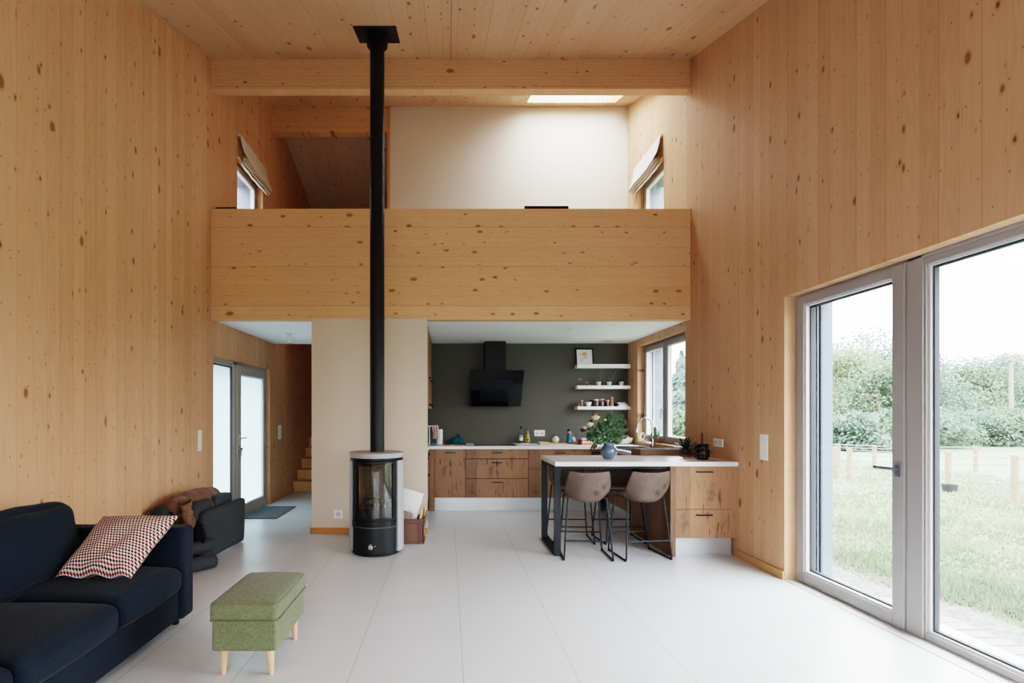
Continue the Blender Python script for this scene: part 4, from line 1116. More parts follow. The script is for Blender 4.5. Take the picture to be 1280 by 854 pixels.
# ------------------------------------------------------------------ things on the rear worktop
Z = .925
def bottle(name, label, cat, c, prof, mat, capprof, capmat, labels=(), group=None):
    t = T(name, label, cat, c)
    B().lathe(prof, 28).build('body', M[mat], t, smooth=40)
    if capprof: B().lathe(capprof, 20).build('cap', M[capmat], t, smooth=40)
    for (r, z0, z1, a0, a1, m) in labels:
        B().arc(r, r+.0008, a0, a1, z0, z1, 14).build('paper_label', M[m], t, smooth=40)
    return t
M['tealpap'] = plain('green_paper', (.10, .30, .24), .7); M['yelpap'] = plain('yellow_paper', (.36, .29, .05), .6)
M['greencap'] = plain('green_cap', (.01, .10, .05), .4); M['darkpap'] = plain('dark_paper', (.03, .05, .04), .7)
t = bottle('liquor_bottle', 'tall clear liquor bottle with a black cap on the worktop left of the oil bottle', 'bottle', (1.128, 7.86, Z+.001), [(0,0),(.031,0),(.032,.004),(.032,.155),(.026,.178),(.012,.195),(.011,.235),(.0125,.237),(.0125,.245),(0,.245)], 'clear', [(0,.232),(.0145,.232),(.0145,.268),(0,.268)], 'black', [(.0322, .045, .13, -150, -30, 'paper'), (.0326, .10, .128, -150, -30, 'tealpap')])
B().lathe([(0,.004),(.029,.004),(.029,.05),(0,.05)], 24).build('liquor', M['amber'], t, smooth=40)
bottle('oil_bottle', 'yellow cooking oil bottle with a green cap on the worktop', 'bottle', (1.222, 7.84, Z+.001), [(0,0),(.036,0),(.038,.006),(.036,.06),(.033,.10),(.030,.13),(.026,.155),(.014,.185),(.012,.20),(0,.20)], 'oil', [(0,.195),(.0135,.195),(.0135,.226),(0,.226)], 'greencap', [(.0375, .03, .098, -155, -25, 'yelpap'), (.0382, .045, .075, -115, -65, 'darkpap'), (.0325, .112, .138, -150, -30, 'yelpap')])
t = tag(B().lathe([(0,.001),(.07,.001),(.085,.008),(.087,.011),(.07,.006),(0,.004)], 32, (1.14, 7.72, Z)).build('small_plate', M['white'], None, smooth=40), 'small white plate on the worktop in front of the liquor bottle', 'plate')
cb = tag(bx(1.375, 1.79, 7.58, 7.80, Z, Z+.016).build('chopping_board', M['board'], None, bevel=.004), 'large light wooden chopping board under the round melon', 'chopping board')
tag(bx(1.368, 1.52, 7.62, 7.78, Z+.0165, Z+.034).build('chopping_board', M['board'], None, bevel=.004), 'small light wooden board on the left end of the larger chopping board', 'chopping board')
t = T('melon', 'round pale cream melon on the chopping board', 'melon', (1.622, 7.69, Z+.0165))
B().sphere((0,0,.054), .055, (1,1,.98), 24, 16, .01).build('flesh', M['melon'], t, smooth=180)
B().cyl((0,0,.105), (.006,0,.116), .004, .005, n=8).build('stem', M['cork'], t, smooth=40)
t = bottle('drinking_flask', 'blue metal drinking flask with a black lid on the rear worktop', 'flask', (1.838, 7.72, Z+.001), [(0,0),(.034,0),(.036,.004),(.036,.155),(.034,.164),(0,.164)], 'bluefl', [(0,.192),(.019,.192),(.021,.196),(.021,.222),(.017,.226),(0,.226)], 'black')
B().lathe([(.034,.163),(.026,.182),(.022,.193),(0,.193)], 24).build('steel_shoulder', M['mill'], t, smooth=40)
B().tube([(-.018,0,.21),(-.032,0,.215),(-.034,0,.20),(-.018,0,.196)], .004, 8).build('carry_loop', M['black'], t, smooth=60)
bd = B().add([cylpt(.0364, -100, .030), cylpt(.0364, -62, .030), cylpt(.0364, -74, .052), cylpt(.0364, -82, .042), cylpt(.0364, -89, .058)], [(0,1,2,3,4)])
bd.build('white_emblem', M['paper'], t, fix=False)
t = T('glass_jar', 'small clear glass jar with white contents beside the blue flask', 'jar', (1.915, 7.78, Z+.001))
B().lathe([(0,0),(.040,0),(.042,.004),(.042,.148),(.040,.15),(.039,.148),(.039,.006),(0,.006)], 28).build('glass', M['clear'], t, smooth=40)
B().sphere((0,0,.06), .036, (1,1,1.35), 18, 12, .15).build('contents', M['paper'], t, smooth=180)
for i, (x, y) in enumerate(((1.905, 7.70), (1.962, 7.705), (1.938, 7.665))):
    tag(B().sphere((x, y, Z+.026), .026, (1.0,1,1.0), 16, 12, .05, i).build('shallot', M['egg'], None, smooth=180), ['pinkish-brown shallot on the worktop, left one below the glass jar', 'pinkish-brown shallot on the worktop, right one below the glass jar', 'pinkish-brown shallot in front of the other two'][i], 'shallot', 'shallots by the glass jar')
t = T('patterned_box', 'orange-red box with pale patches and a light blue lid behind the flowers', 'box', (2.10, 7.62, Z))
bw(bx(1.985, 2.24, 7.54, 7.70, Z, Z+.075), 'box_body', M['redbox'], t, bevel=.003)
bw(bx(1.983, 2.242, 7.538, 7.702, Z+.075, Z+.093), 'box_lid', plain('pale_blue_lid', (.42, .50, .55), .6), t, bevel=.003)
bp = B()
for i in range(6): bp.box(2.0+.04*i, 2.022+.04*i, 7.5385, 7.541, Z+.03, Z+.055)
bw(bp, 'pattern_patch', M['paper'], t)
tag(bx(1.95, 1.983, 7.56, 7.69, Z, Z+.062).build('book', M['red'], None, bevel=.002), 'small dark red book standing against the left end of the orange-red box', 'book')
# lattice bowl with fruit
bc = (2.655, 7.70, Z+.001)
t = T('lattice_bowl', 'white lattice-woven fruit bowl at the right end of the rear worktop', 'bowl', bc)
prof = [(0,.004),(.07,0),(.085,.006),(.118,.035),(.136,.07),(.140,.098),(.134,.098),(.128,.07),(.11,.038),(.08,.014),(0,.012)]
o = B().lathe(prof, 48).build('bowl', M['bowl'], t, smooth=60, fix=False)
set_uv(o, [((i % 48)/24 if (i % 48) <= 24 else (48-(i % 48))/24, k/5) for k in range(len(prof)) for i in range(48)])
for i, (x, y, z, r) in enumerate(((-.02,-.03,.10,.040), (.055,-.02,.098,.038), (.02,.05,.10,.04), (-.06,.03,.095,.037), (.01,-.005,.052,.04))):
    o = B().sphere((bc[0]+x, bc[1]+y, bc[2]+z-.01), r, (1.05,1,.92), 18, 12, .06, i).build('pale_fruit', M['lemon'] if i != 1 else M['egg'], None, smooth=180)
    tag(o, ['pale yellow fruit at the front left of the lattice bowl', 'orange-tinted fruit at the front right of the lattice bowl', 'pale yellow fruit at the back of the lattice bowl', 'pale yellow fruit at the left rim of the lattice bowl', 'pale yellow fruit at the bottom of the lattice bowl'][i], 'fruit', 'fruit in the lattice bowl')
# left corner of the worktop
t = T('paper_roll', 'white kitchen paper roll standing in the left corner of the worktop', 'paper roll', (-.128, 7.62, Z))
B().lathe([(.02,.004),(.047,.004),(.048,.01),(.048,.222),(.047,.228),(.02,.228)], 32).build('roll', M['paper'], t, smooth=40)
B().lathe([(0,0),(.05,0),(.05,.004),(0,.004)], 28).cyl((0,0,.004), (0,0,.24), .008, n=12).build('roll_stand', M['black'], t, smooth=40)
t = T('towel_stand', 'white T-shaped towel stand in the left corner of the worktop', 'towel stand', (-.225, 7.50, Z))
bw(B().cyl((-.275, 7.50, Z), (-.275, 7.50, 1.205), .009, n=12).lathe([(0,Z),(.06,Z),(.06,Z+.008),(0,Z+.008)], 24, (-.275, 7.5, 0)).cyl((-.30, 7.50, 1.205), (-.16, 7.50, 1.205), .008, n=12), 'stand', M['white'], t, smooth=40)
def tw(u, v):
    x = -.245+.085*u+.02*v*(1 if v > 0 else 0); s = (v-.5)*2
    z = 1.215 - abs(s)*.20*(1-.12*u) ; d = (.010+.016*abs(s))*(1 if s > 0 else -1)
    return (x+.006*sin(v*9+u*4)+.02*abs(s), 7.50-d+.012*sin(u*14), z if abs(s) > .04 else 1.216)
tag(bw(B().grid(tw, 16, 30), 'tea_towel', M['pink_fab'], None, smooth=180, fix=False, solid=.003), 'pink and white tea towel hanging on the towel stand beside the paper roll', 'towel')
tag(bx(-.265, -.175, 7.395, 7.45, Z, Z+.035).build('sponge', M['bluefl'], None, bevel=.006), 'blue sponge on the worktop below the tea towel', 'sponge')
tag(bx(-.06, .27, 7.50, 7.80, Z, Z+.012).build('serving_tray', M['black'], None, bevel=.003), 'thin black tray under the teal cloth', 'tray')
tag(bx(-.07, .17, 7.36, 7.47, Z, Z+.010).build('cutting_board', M['board'], None, bevel=.003), 'thin light wooden board lying in front of the teal cloth', 'chopping board')
tag(bx(.02, .10, 7.30, 7.345, Z, Z+.014).build('dish_cloth', M['yellow'], None, bevel=.004), 'small folded yellow cloth in front of the teal cloth', 'cloth')
def heap(u, v):
    a = 2*pi*u; r = v
    n1 = noise.noise(Vector((cos(a)*r*2.2, sin(a)*r*2.2, 5.))) + .6*noise.noise(Vector((cos(a)*r*5, sin(a)*r*5, 9.)))
    h = .062*(1-r**4.0)*(1+.7*n1) + .020*sin(a*6+r*8)*(r*(1-r))*4
    bump2 = .055*math.exp(-((cos(a)*r-.30)**2+(sin(a)*r)**2)/.22)
    return (.105+.155*r*cos(a)*(1+.15*n1), 7.65+.11*r*sin(a), Z+.0125+max(.001, h+bump2*(1-r**4)))
tag(B().grid(heap, 48, 16).build('teal_cloth', M['teal'], None, smooth=180, fix=False), 'crumpled teal cloth heaped on the black tray', 'cloth')

# ------------------------------------------------------------------ window sill and tap corner
t = T('potted_cactus', 'green cactus in a terracotta pot on the kitchen window sill', 'cactus', (2.848, 6.98, .9895))
B().lathe([(0,0),(.026,0),(.034,.045),(.037,.046),(.037,.062),(.031,.062),(.029,.05),(0,.05)], 24).build('pot', M['terra'], t, smooth=40)
b = capsule((0,0,.05), (0,0,.215), .024); b.tube([(.010,-.012,.10),(.030,-.030,.105),(.036,-.034,.125),(.036,-.034,.165)], [.010,.013,.014,.009], 12); b.tube([(-.010,.012,.075),(-.040,.020,.08),(-.050,.022,.095),(-.050,.022,.135)], [.010,.012,.012,.008], 12)
b.build('cactus_body', M['cactus'], t, smooth=60)
B().sphere((0,0,.212), .019, (1,1,.7), 14, 8, .3).build('woolly_tip', M['paper'], t, smooth=180)
t = T('decorative_plate', 'small oval white plate with a red motif leaning on the window sill', 'plate', (2.842, 7.42, .9895))
Mx = Matrix.Translation((0,0,.066)) @ Matrix.Rotation(radians(-55), 4, 'Z') @ Matrix.Rotation(radians(78), 4, 'X') @ Matrix.Diagonal((.8, 1.1, 1, 1))
B().lathe([(0,.0),(.04,.0),(.058,.010),(.060,.013),(.04,.004),(0,.004)], 32).xform(Mx).build('dish', M['white'], t, smooth=40)
B().sphere((0,-.004,.005), .020, (1,1.3,.12), 12, 8).sphere((.006,.016,.005), .012, (1,1,.15), 10, 6).xform(Mx).build('red_motif', plain('red_enamel', (.40, .03, .02), .4), t, smooth=180)
tag(B().lathe([(0,0),(.022,0),(.034,.014),(.035,.02),(.02,.008),(0,.006)], 24, (2.856, 6.86, .9895)).build('small_dish', M['terra'], None, smooth=40), 'small shallow terracotta dish on the window sill right of the cactus', 'dish')
tag(B().sphere((2.85, 7.30, .9895+.014), .022, (1,1.4,.62), 12, 8, .2).build('dark_stone', M['tin'], None, smooth=180), 'small dark stone on the window sill beside the decorative plate', 'stone')

# ------------------------------------------------------------------ vase, bouquet, plants on the bar
ZB2 = .922
VX, VY = 1.654, 5.235
o = B().lathe([(0,0),(.044,0),(.047,.004),(.064,.025),(.079,.055),(.0835,.080),(.077,.108),(.060,.132),(.051,.143),(.050,.152),(.056,.168),(.058,.171),(.054,.171),(.047,.152),(.05,.14),(.07,.11),(.076,.08),(.06,.03),(0,.01)], 48, (VX, VY, ZB2)).build('vase', M['vaseblue'], None, smooth=60)
tag(o, 'round blue-grey glazed vase on the breakfast bar', 'vase')
def leafq(b, p, d, n, L, w, bend=.15):
    """a pointed leaf blade: 6-vertex strip"""
    d = d.normalized(); s = d.cross(n)
    if s.length < 1e-4: s = Vector((1,0,0))
    s.normalize(); n = s.cross(d)
    q = [p, p+d*L*.35+s*w+n*L*.03, p+d*L*.35-s*w+n*L*.03, p+d*L*.72+s*w*.75-n*L*bend*.3, p+d*L*.72-s*w*.75-n*L*bend*.3, p+d*L-n*L*bend]
    b.add(q, [(0,1,2),(1,3,4,2),(3,5,4)])
rnd = random.Random(3)
def curve(p0, p1, sag, n=10):
    p0, p1 = Vector(p0), Vector(p1); out = []
    for i in range(n+1):
        f = i/n; q = p0.lerp(p1, f); q.z += sag*sin(pi*f); out.append(q)
    return out
root = Vector((VX, VY, ZB2+.13))
def P_img(x, y, dy=0.):       # a point of the bouquet read off as offset from the vase
    s = 636/(VY+dy); return Vector(((x-560)/s, VY+dy, 1.39+(517-y)/s))
t = T('flower_bouquet', 'bouquet of green fern fronds and cream roses standing in the blue-grey vase', 'flowers', (VX, VY, ZB2+.14))
fb = B(); stemb = B()
fr = [(764,515,.05),(771,518,-.03),(777,520,.02),(781,527,-.05),(784,535,.06),(767,523,-.07),(758,524,.09),(753,528,-.05),(752,523,.02),(774,529,.10),(779,540,-.06),(761,520,.12),(748,531,.06),(756,535,-.10),(769,537,-.11),(782,545,.02),(743,540,.0),(745,547,-.08),(737,545,.05)]
for (x, y, dy) in fr:
    tip = P_img(x, y, dy); pts = curve(root + Vector((rnd.uniform(-.02,.02), rnd.uniform(-.02,.02), 0)), tip, .02+.02*rnd.random(), 16)
    stemb.tube(pts[:12], .0016, 5)
    for i in range(4, 17):
        f = i/16; p = pts[min(i, 16)]; d = (pts[min(16,i+1)]-pts[max(0,i-1)]).normalized()
        sd = d.cross(Vector((rnd.uniform(-.4,.4), -1, rnd.uniform(-.3,.3)))).normalized()
        L = .062*(1.15-f)*(.75+.5*rnd.random())+.012
        for sg in (-1, 1):
            dd = (sd*sg + d*.75 + Vector((0, rnd.uniform(-.5,.5), rnd.uniform(-.2,.2)))).normalized()
            for k in range(2):
                leafq(fb, p + dd*L*.4*k, (dd + d*(.5-.3*k)*(1 if k else -.3) + Vector((rnd.uniform(-.3,.3), rnd.uniform(-.5,.5), rnd.uniform(-.3,.3)))), Vector((rnd.uniform(-.5,.5), -1, rnd.uniform(-.2,.9))), L*.80, L*.20)
    leafq(fb, pts[-1], pts[-1]-pts[-2], Vector((0,-1,.3)), .03, .006)
bw(fb, 'fern_fronds', M['leaf'], t, fix=False)
lb = B()
for i in range(95):
    cx, cy = rnd.gauss(746, 9), rnd.gauss(543, 6.5)
    if not (733 < cx < 766 and 529 < cy < 557): continue
    p = P_img(cx, cy, rnd.uniform(-.11, .09))
    d = Vector((rnd.uniform(-1,.5), rnd.uniform(-.8,.3), rnd.uniform(-1,.5)))
    leafq(lb, p, d, Vector((rnd.uniform(-.6,.6), -1, rnd.uniform(0,1))), rnd.uniform(.04,.065), rnd.uniform(.012,.019), .25)
for i in range(40):
    p = P_img(rnd.gauss(763, 7), rnd.gauss(548, 4.), rnd.uniform(-.09, .06))
    leafq(lb, p, Vector((rnd.uniform(-.8,.8), rnd.uniform(-.8,.3), rnd.uniform(-.3,1))), Vector((rnd.uniform(-.6,.6), -1, rnd.uniform(0,1))), rnd.uniform(.03,.05), rnd.uniform(.007,.012), .2)
bw(lb, 'broad_leaves', M['leaf'], t, fix=False)
wb = B()
for i in range(16):
    p = P_img(rnd.uniform(748, 766), rnd.uniform(537, 555), rnd.uniform(-.13,-.08)); wb.sphere(p, rnd.uniform(.003,.006), (1,1,1), 8, 5)
bw(wb, 'tiny_white_blossoms', plain('white_blossom', (.60, .66, .66), .6), t, smooth=180)
def rose(c, r, mat, label=None):
    b = B(); c = Vector(c); rr = random.Random(int(c.x*1e4))
    b.sphere(c+Vector((0,0,r*.12)), r*.74, (1,1,1), 14, 10, .18)
    for ring, (n, rad, tilt) in enumerate(((4, .55, .35), (5, .78, .7), (7, 1.0, 1.15))):
        for i in range(n):
            a = 2*pi*(i+.4*ring)/n+rr.random()*.3
            def pet(u, v, a=a, rad=rad, tilt=tilt):
                th = a + (u-.5)*2.1*(.7+.3*v); k = r*rad*(.30+.75*sin(min(1.,v*1.15)*pi/2)) + r*.12*max(0, v-.8)*5*tilt
                z = r*(-.75 + (1.45-.25*tilt)*v) - r*.10*(abs(u-.5)*2)**2*v
                return (c.x+k*cos(th), c.y+k*sin(th)-.3*z*.5, c.z+z)
            b.grid(pet, 5, 4)
    o = bw(b, 'rose', M[mat], t, smooth=180, fix=False, solid=.0015)
    if label: o['label'] = label
    stemb.tube(curve(root, c, .02), .002, 5)
for (x, y, dy, r, m, l) in ((744.5, 522.5, -.02, .036, 'rose', 'cream rose'), (737.3, 531, -.04, .032, 'rose', 'cream rose'), (731, 535, .0, .022, 'rose', 'cream rose'), (728.5, 538.3, -.02, .026, 'rosed', 'burgundy rose'), (739, 526.5, .05, .018, 'rosed', 'burgundy rose'), (782, 533.5, .02, .019, 'rosed', 'burgundy rose'), (744, 518, .02, .022, 'rosec', 'copper-coloured dried flower'), (756.5, 525, -.06, .013, 'rose', 'cream rose')):
    rose(P_img(x, y, dy), r, m, l)
bw(stemb, 'stems', M['leafd'], t, smooth=60)
# agave-like succulent
ax, ay = 2.60, 5.56
t = T('potted_succulent', 'spiky dark green succulent in a small dark pot on the bar beside the black jug', 'potted plant', (ax, ay, ZB2))
B().lathe([(0,.016),(.030,.016),(.040,.075),(.036,.075),(.034,.065),(0,.065)], 28).build('pot', M['darkpot'], t, smooth=40)
B().lathe([(0,0),(.062,0),(.076,.012),(.077,.016),(.06,.012),(0,.014)], 32).build('saucer', M['terra'], t, smooth=40)
b = B(); rr = random.Random(8)
for i in range(30):
    a = i*2.4; el = radians(10 + 36*(1-i/30)+rr.uniform(-6,6)); L = rr.uniform(.16,.20)*(1.0 if i > 4 else .9)
    if i < 14: el = radians(46+rr.uniform(-10,32))
    d = Vector((cos(a)*cos(el), sin(a)*cos(el), sin(el))); s = d.cross(Vector((0,0,1))).normalized(); n = s.cross(d)
    p0 = Vector((0,0,.072)); w = .015
    ring = []
    for k, (f, ww, bd) in enumerate(((0,.7,0),(.35,1,0),(.7,.72,.05),(1,.03,.12))):
        c = p0+d*L*f+Vector((0,0,1))*(-bd*L+.12*L*f*(1-f))
        ring.append([c+s*w*ww, c-n*w*.35*ww, c-s*w*ww, c+n*w*.15*ww])
    vs = [q for r_ in ring for q in r_]; fs = [(k*4+j, k*4+(j+1)%4, (k+1)*4+(j+1)%4, (k+1)*4+j) for k in range(3) for j in range(4)]
    b.add(vs, fs)
b.build('leaves', M['leafd'], t, smooth=40)
t = T('tea_light', 'small glass tea light holder between succulent and black jug', 'tea light', (2.695, 5.47, ZB2))
B().lathe([(0,0),(.03,0),(.034,.028),(.031,.028),(.028,.006),(0,.006)], 24).build('holder', M['clear'], t, smooth=40)
B().lathe([(0,.006),(.021,.006),(.021,.02),(0,.02)], 20).build('candle', M['paper'], t, smooth=40)
# black jug
t = T('black_jug', 'black glazed jug with pale dots and one handle on the bar', 'jug', (2.592, 5.18, ZB2))
B().lathe([(0,0),(.048,0),(.050,.004),(.062,.025),(.071,.058),(.069,.085),(.058,.112),(.051,.122),(.053,.135),(.062,.154),(.059,.155),(.049,.136),(.046,.122),(.06,.09),(.06,.04),(0,.01)], 40).build('body', M['jug'], t, smooth=60)
b = B().tube([(-.054,0,.128),(-.078,.0,.140),(-.098,0,.128),(-.103,0,.100),(-.090,0,.074),(-.066,0,.062)], .0085, 12); b.build('handle', M['jug'], t, smooth=60)
b = B()
for a in range(-165, 0, 33):
    for (r, z) in ((.0715, .06), (.0575, .113), (.0625, .028)): b.sphere(cylpt(r, a, z), .0045, (1,1,1), 8, 6)
b.build('pale_dot', M['cork'], t, smooth=180)
t = T('dinner_candle', 'tall dark red dinner candle standing behind the black jug', 'candle', (2.695, 5.40, ZB2))
B().lathe([(0,0),(.030,0),(.030,.006),(.014,.012),(.014,.05),(.011,.05),(0,.03)], 20).build('holder', M['red'], t, smooth=40)
B().lathe([(0,.03),(.0112,.03),(.0112,.258),(.006,.262),(0,.262)], 18).build('wax', M['red'], t, smooth=40)
t = T('dinner_candle', 'burnt-down dark red candle stub left of the tall candle', 'candle', (2.655, 5.44, ZB2))
B().lathe([(0,0),(.026,0),(.026,.006),(.014,.012),(.014,.05),(.011,.05),(0,.03)], 20).build('holder', M['red'], t, smooth=40)
B().lathe([(0,.03),(.012,.03),(.012,.155),(.006,.158),(0,.158)], 18).build('wax', M['red'], t, smooth=40)

# ------------------------------------------------------------------ shelves and what stands on them
SH = ((2.085, 2.145, 'top white wall shelf, with the framed flower picture'), (1.768, 1.818, 'middle white wall shelf, with three small potted plants'), (1.450, 1.496, 'lowest white wall shelf, with jars and books'))
for z0, z1, lab in SH:
    tag(bx(1.975, 2.79, 7.77, 7.949, z0, z1).build('wall_shelf', M['white'], None, bevel=.003), lab, 'shelf', 'white wall shelves on the grey wall')
t = T('framed_picture', 'small black-framed picture of a yellow flower leaning on the top shelf', 'picture', (2.115, 7.86, 2.145))
Mp = Matrix.Translation((0,.0,0)) @ Matrix.Rotation(radians(-9), 4, 'X')
b = B()
for (x0, x1, z0, z1) in ((-.135,-.124,0,.255),(.118,.135,0,.255),(-.135,.135,.240,.255),(-.135,.135,0,.006)): b.box(x0, x1, -.012, .012, z0, z1)  # right bar made thicker, its black takes in the frame's side shadow
b.xform(Mp).build('picture_frame', M['black'], t)
pr = B().box(-.126, .122, -.002, .004, .004, .243).xform(Mp).build('print', M['paper'], t)
def disc(b, x, z, rx, rz, y=-.0035, n=14, rot=0.):
    vs = [(x+rx*cos(a)*cos(rot)-rz*sin(a)*sin(rot), y, z+rx*cos(a)*sin(rot)+rz*sin(a)*cos(rot)) for a in [2*pi*i/n for i in range(n)]]
    return b.add(vs, [tuple(range(n))])
b = B()
for k in range(6): disc(b, .002+.020*cos(k*1.05), .168+.018*sin(k*1.05), .017, .014, -.0035-.0002*k)
b.xform(Mp).build('flower', plain('painted_yellow', (.62, .40, .12), .8), pr, fix=False)
disc(disc(B(), -.058, .165, .010, .010), -.035, .145, .007, .007).xform(Mp).build('flower_bud', plain('painted_red', (.50, .16, .10), .8), pr, fix=False)
b = B()
for (x, z, a, rot) in ((.0,.125,.016,.4),(.03,.112,.018,-.5),(-.03,.098,.02,.7),(-.052,.072,.022,1.0),(.01,.098,.014,.2),(-.045,.055,.014,.5)): disc(b, x, z, a, .006, rot=rot)
b.box(-.002, .001, -.0035, -.003, .10, .155); b.xform(Mp).build('leaf', plain('painted_green', (.20, .28, .18), .8), pr, fix=False)
# middle shelf
z2 = 1.818
for i, (x, lab) in enumerate(((2.325, 'small pale pink pot with three upright green succulent stalks, leftmost on the middle shelf'), (2.487, 'small pale pink pot with two long stalks leaning right, centre of the middle shelf'), (2.672, 'small pale pink pot with a tiny stubby cactus, right one on the middle shelf'))):
    t = T('potted_plant', lab, 'potted plant', (x, 7.85, z2), 0, 'potted plants on the middle shelf')
    B().lathe([(0,0),(.026,0),(.037,.058),(.0385,.060),(.034,.060),(.032,.052),(0,.052)], 28).build('pot', M['pinkpot'], t, smooth=40)
    b = B()
    def stalk(pts, r):
        pts = [Vector(p) for p in pts]; b.tube(pts, [r*.8]*(len(pts)-1)+[r*.4], 7)
        for k in range(len(pts)-1):
            for f in (0, .33, .66):
                p = pts[k].lerp(pts[k+1], f); a = rr.random()*6
                for q in range(3): leafq(b, p, Vector((cos(a+2.1*q), sin(a+2.1*q), 1.0)), Vector((0,0,1)), .022, .006)
    if i == 0:
        stalk([(-.012,0,.05),(-.036,0,.10),(-.040,0,.15),(-.022,0,.20),(-.016,0,.235)], .007); stalk([(.008,0,.05),(.022,0,.11),(.045,0,.18),(.058,0,.24)], .009); stalk([(.0,0,.05),(.014,0,.10),(.024,0,.16)], .006)
    elif i == 1:
        stalk([(0,0,.05),(.03,0,.11),(.068,0,.18),(.098,.0,.232),(.110,-.03,.29)], .008); stalk([(.01,0,.05),(.045,-.02,.11),(.085,-.02,.18),(.108,-.03,.24)], .007); stalk([(-.01,0,.05),(-.008,0,.10),(0,0,.135)], .006)
    else:
        b.sphere((0,0,.066), .017, (1,1,.9), 14, 10, .15)
        b.sphere((.014,.0,.062), .010, (1,1,.9), 10, 8, .15)
    if i < 2:
        for k in range(14): leafq(b, Vector((0,0,.052)), Vector((rr.uniform(-1,1), rr.uniform(-1,1), rr.uniform(.4,1.2))), Vector((0,0,1)), .04, .007)
    b.build('succulent', M['succ'], t, smooth=60, fix=False)
t = T('glass_vessel', 'slender glass vessel with cork stoppers tilted on a wire stand on the middle shelf', 'glass vessel', (2.10, 7.85, z2))
b = capsule((-.075,0,.105), (.03,0,.045), .011); b2 = capsule((.03,0,.045), (.105,0,.028), .022)
b.add(b2.v, b2.f); b.build('glass_tube', M['clear'], t, smooth=60)
B().cyl((-.078,0,.107), (-.058,0,.095), .0115, n=14).cyl((.032,0,.055), (.052,0,.040), .016, n=14).build('cork_stopper', M['cork'], t, smooth=40)
B().tube([(.0,.01,.06),(.018,.015,.003),(.045,.015,.002)], .0022, 6).tube([(.0,-.01,.06),(.018,-.015,.003),(.045,-.015,.002)], .0022, 6).build('wire_stand', M['chrome'], t, smooth=40)
# lowest shelf
z3 = 1.496
t = T('spice_tin', 'dark grey-green tin with a pink lid, left on the lowest shelf', 'tin', (2.058, 7.85, z3))
B().lathe([(0,0),(.027,0),(.027,.085),(0,.085)], 24).build('tin_body', M['tin'], t, smooth=40); B().lathe([(0,.085),(.0285,.085),(.0285,.096),(0,.096)], 24).build('lid', M['pinklid'], t, smooth=40)
tag(B().lathe([(0,0),(.03,0),(.046,.055),(.053,.058),(.053,.068),(.044,.068),(.04,.058),(.026,.008),(0,.008)], 32, (2.155, 7.83, z3)).build('ramekin', M['white'], None, smooth=40), 'white rimmed ceramic bowl on the lowest shelf', 'bowl')
def jar(x, y, h, r, lidmat, fillmat, lab, bail=False):
    t = T('storage_jar', lab, 'jar', (x, y, z3), 0, 'jars on the lowest shelf')
    B().lathe([(0,0),(r,0),(r*1.02,.004),(r*1.02,h*.72),(r*.85,h*.82),(r*.85,h*.86),(r*.82,h*.86),(r*.82,h*.8),(r*.97,h*.7),(r*.97,.005),(0,.005)], 24).build('glass', M['clear'], t, smooth=40)
    B().lathe([(0,.006),(r*.95,.006),(r*.95,h*.6),(0,h*.62)], 20).build('contents', M[fillmat], t, smooth=40)
    B().lathe([(0,h*.86),(r*.93,h*.86),(r*.93,h),(0,h)], 24).build('lid', M[lidmat], t, smooth=40)
    if bail: B().tube([(-r*.9,0,h*.7),(-r*1.1,0,h*.9),(-r*.3,0,h*1.25),(r*.6,0,h*1.25),(r*1.1,0,h*.9),(r*.9,0,h*.7)], .0025, 6).build('wire_bail', M['blackm'], t, smooth=60)
jar(2.225, 7.90, .100, .036, 'black', 'spice', 'dark jar with a black lid behind the white ceramic bowl')
jar(2.285, 7.84, .112, .038, 'white', 'spice', 'glass jar with a white lid right of the white ceramic bowl')
jar(2.365, 7.83, .118, .040, 'pinklid', 'spice', 'glass jar of brown spice with a pink lid, third from the pepper mill')
jar(2.452, 7.84, .100, .036, 'pinklid', 'red', 'glass jar with a pink lid and wire bail next to the pepper mill', True)
t = T('pepper_mill', 'tall turned wooden pepper mill on the lowest shelf', 'pepper mill', (2.522, 7.83, z3))
B().lathe([(0,0),(.027,0),(.027,.012),(.022,.022),(.018,.05),(.018,.075),(.022,.09),(.020,.095),(0,.095)], 28).build('mill_body', M['mill'], t, smooth=60)
B().lathe([(0,.096),(.020,.096),(.015,.104),(.022,.118),(.025,.13),(.020,.143),(.009,.147),(.007,.152),(0,.153)], 28).build('mill_head', M['mill'], t, smooth=60)
tag(B().sphere((2.592, 7.84, z3+.022), .03, (1,1,.75), 14, 10, .2).build('dark_pouch', M['black'], None, smooth=180), 'small dark pouch between pepper mill and books', 'pouch')
tag(B().lathe([(0,0),(.019,0),(.021,.035),(.018,.037),(0,.035)], 18, (1.998, 7.86, z3)).build('clay_cup', M['terra'], None, smooth=40), 'tiny brown clay cup at the left end of the lowest shelf', 'cup')
tag(B().lathe([(0,0),(.011,0),(.011,.04),(.007,.052),(0,.052)], 14, (2.018, 7.835, z3)).build('spice_bottle', M['oil'], None, smooth=40), 'tiny yellow bottle at the left end of the lowest shelf', 'bottle')
def book(x0, x1, y0, y1, z, h, mat, lab):
    t = T('book', lab, 'book', ((x0+x1)/2, (y0+y1)/2, z), 0, 'books lying on the lowest shelf')
    bw(bx(x0+.003, x1-.003, y0+.003, y1-.002, z+.002, z+h-.002), 'pages', M['paper'], t)
    bw(B().box(x0, x1, y0, y1, z, z+.002).box(x0, x1, y0, y1, z+h-.0035, z+h).box(x0, x1, y1-.003, y1, z, z+h), 'cover', M[mat], t)
book(2.60, 2.765, 7.78, 7.93, z3+.0, .012, 'white', 'bottom book of the stack at the right end of the lowest shelf')
book(2.625, 2.75, 7.785, 7.92, z3+.0125, .022, 'paper', 'white book second from the bottom of the shelf stack')
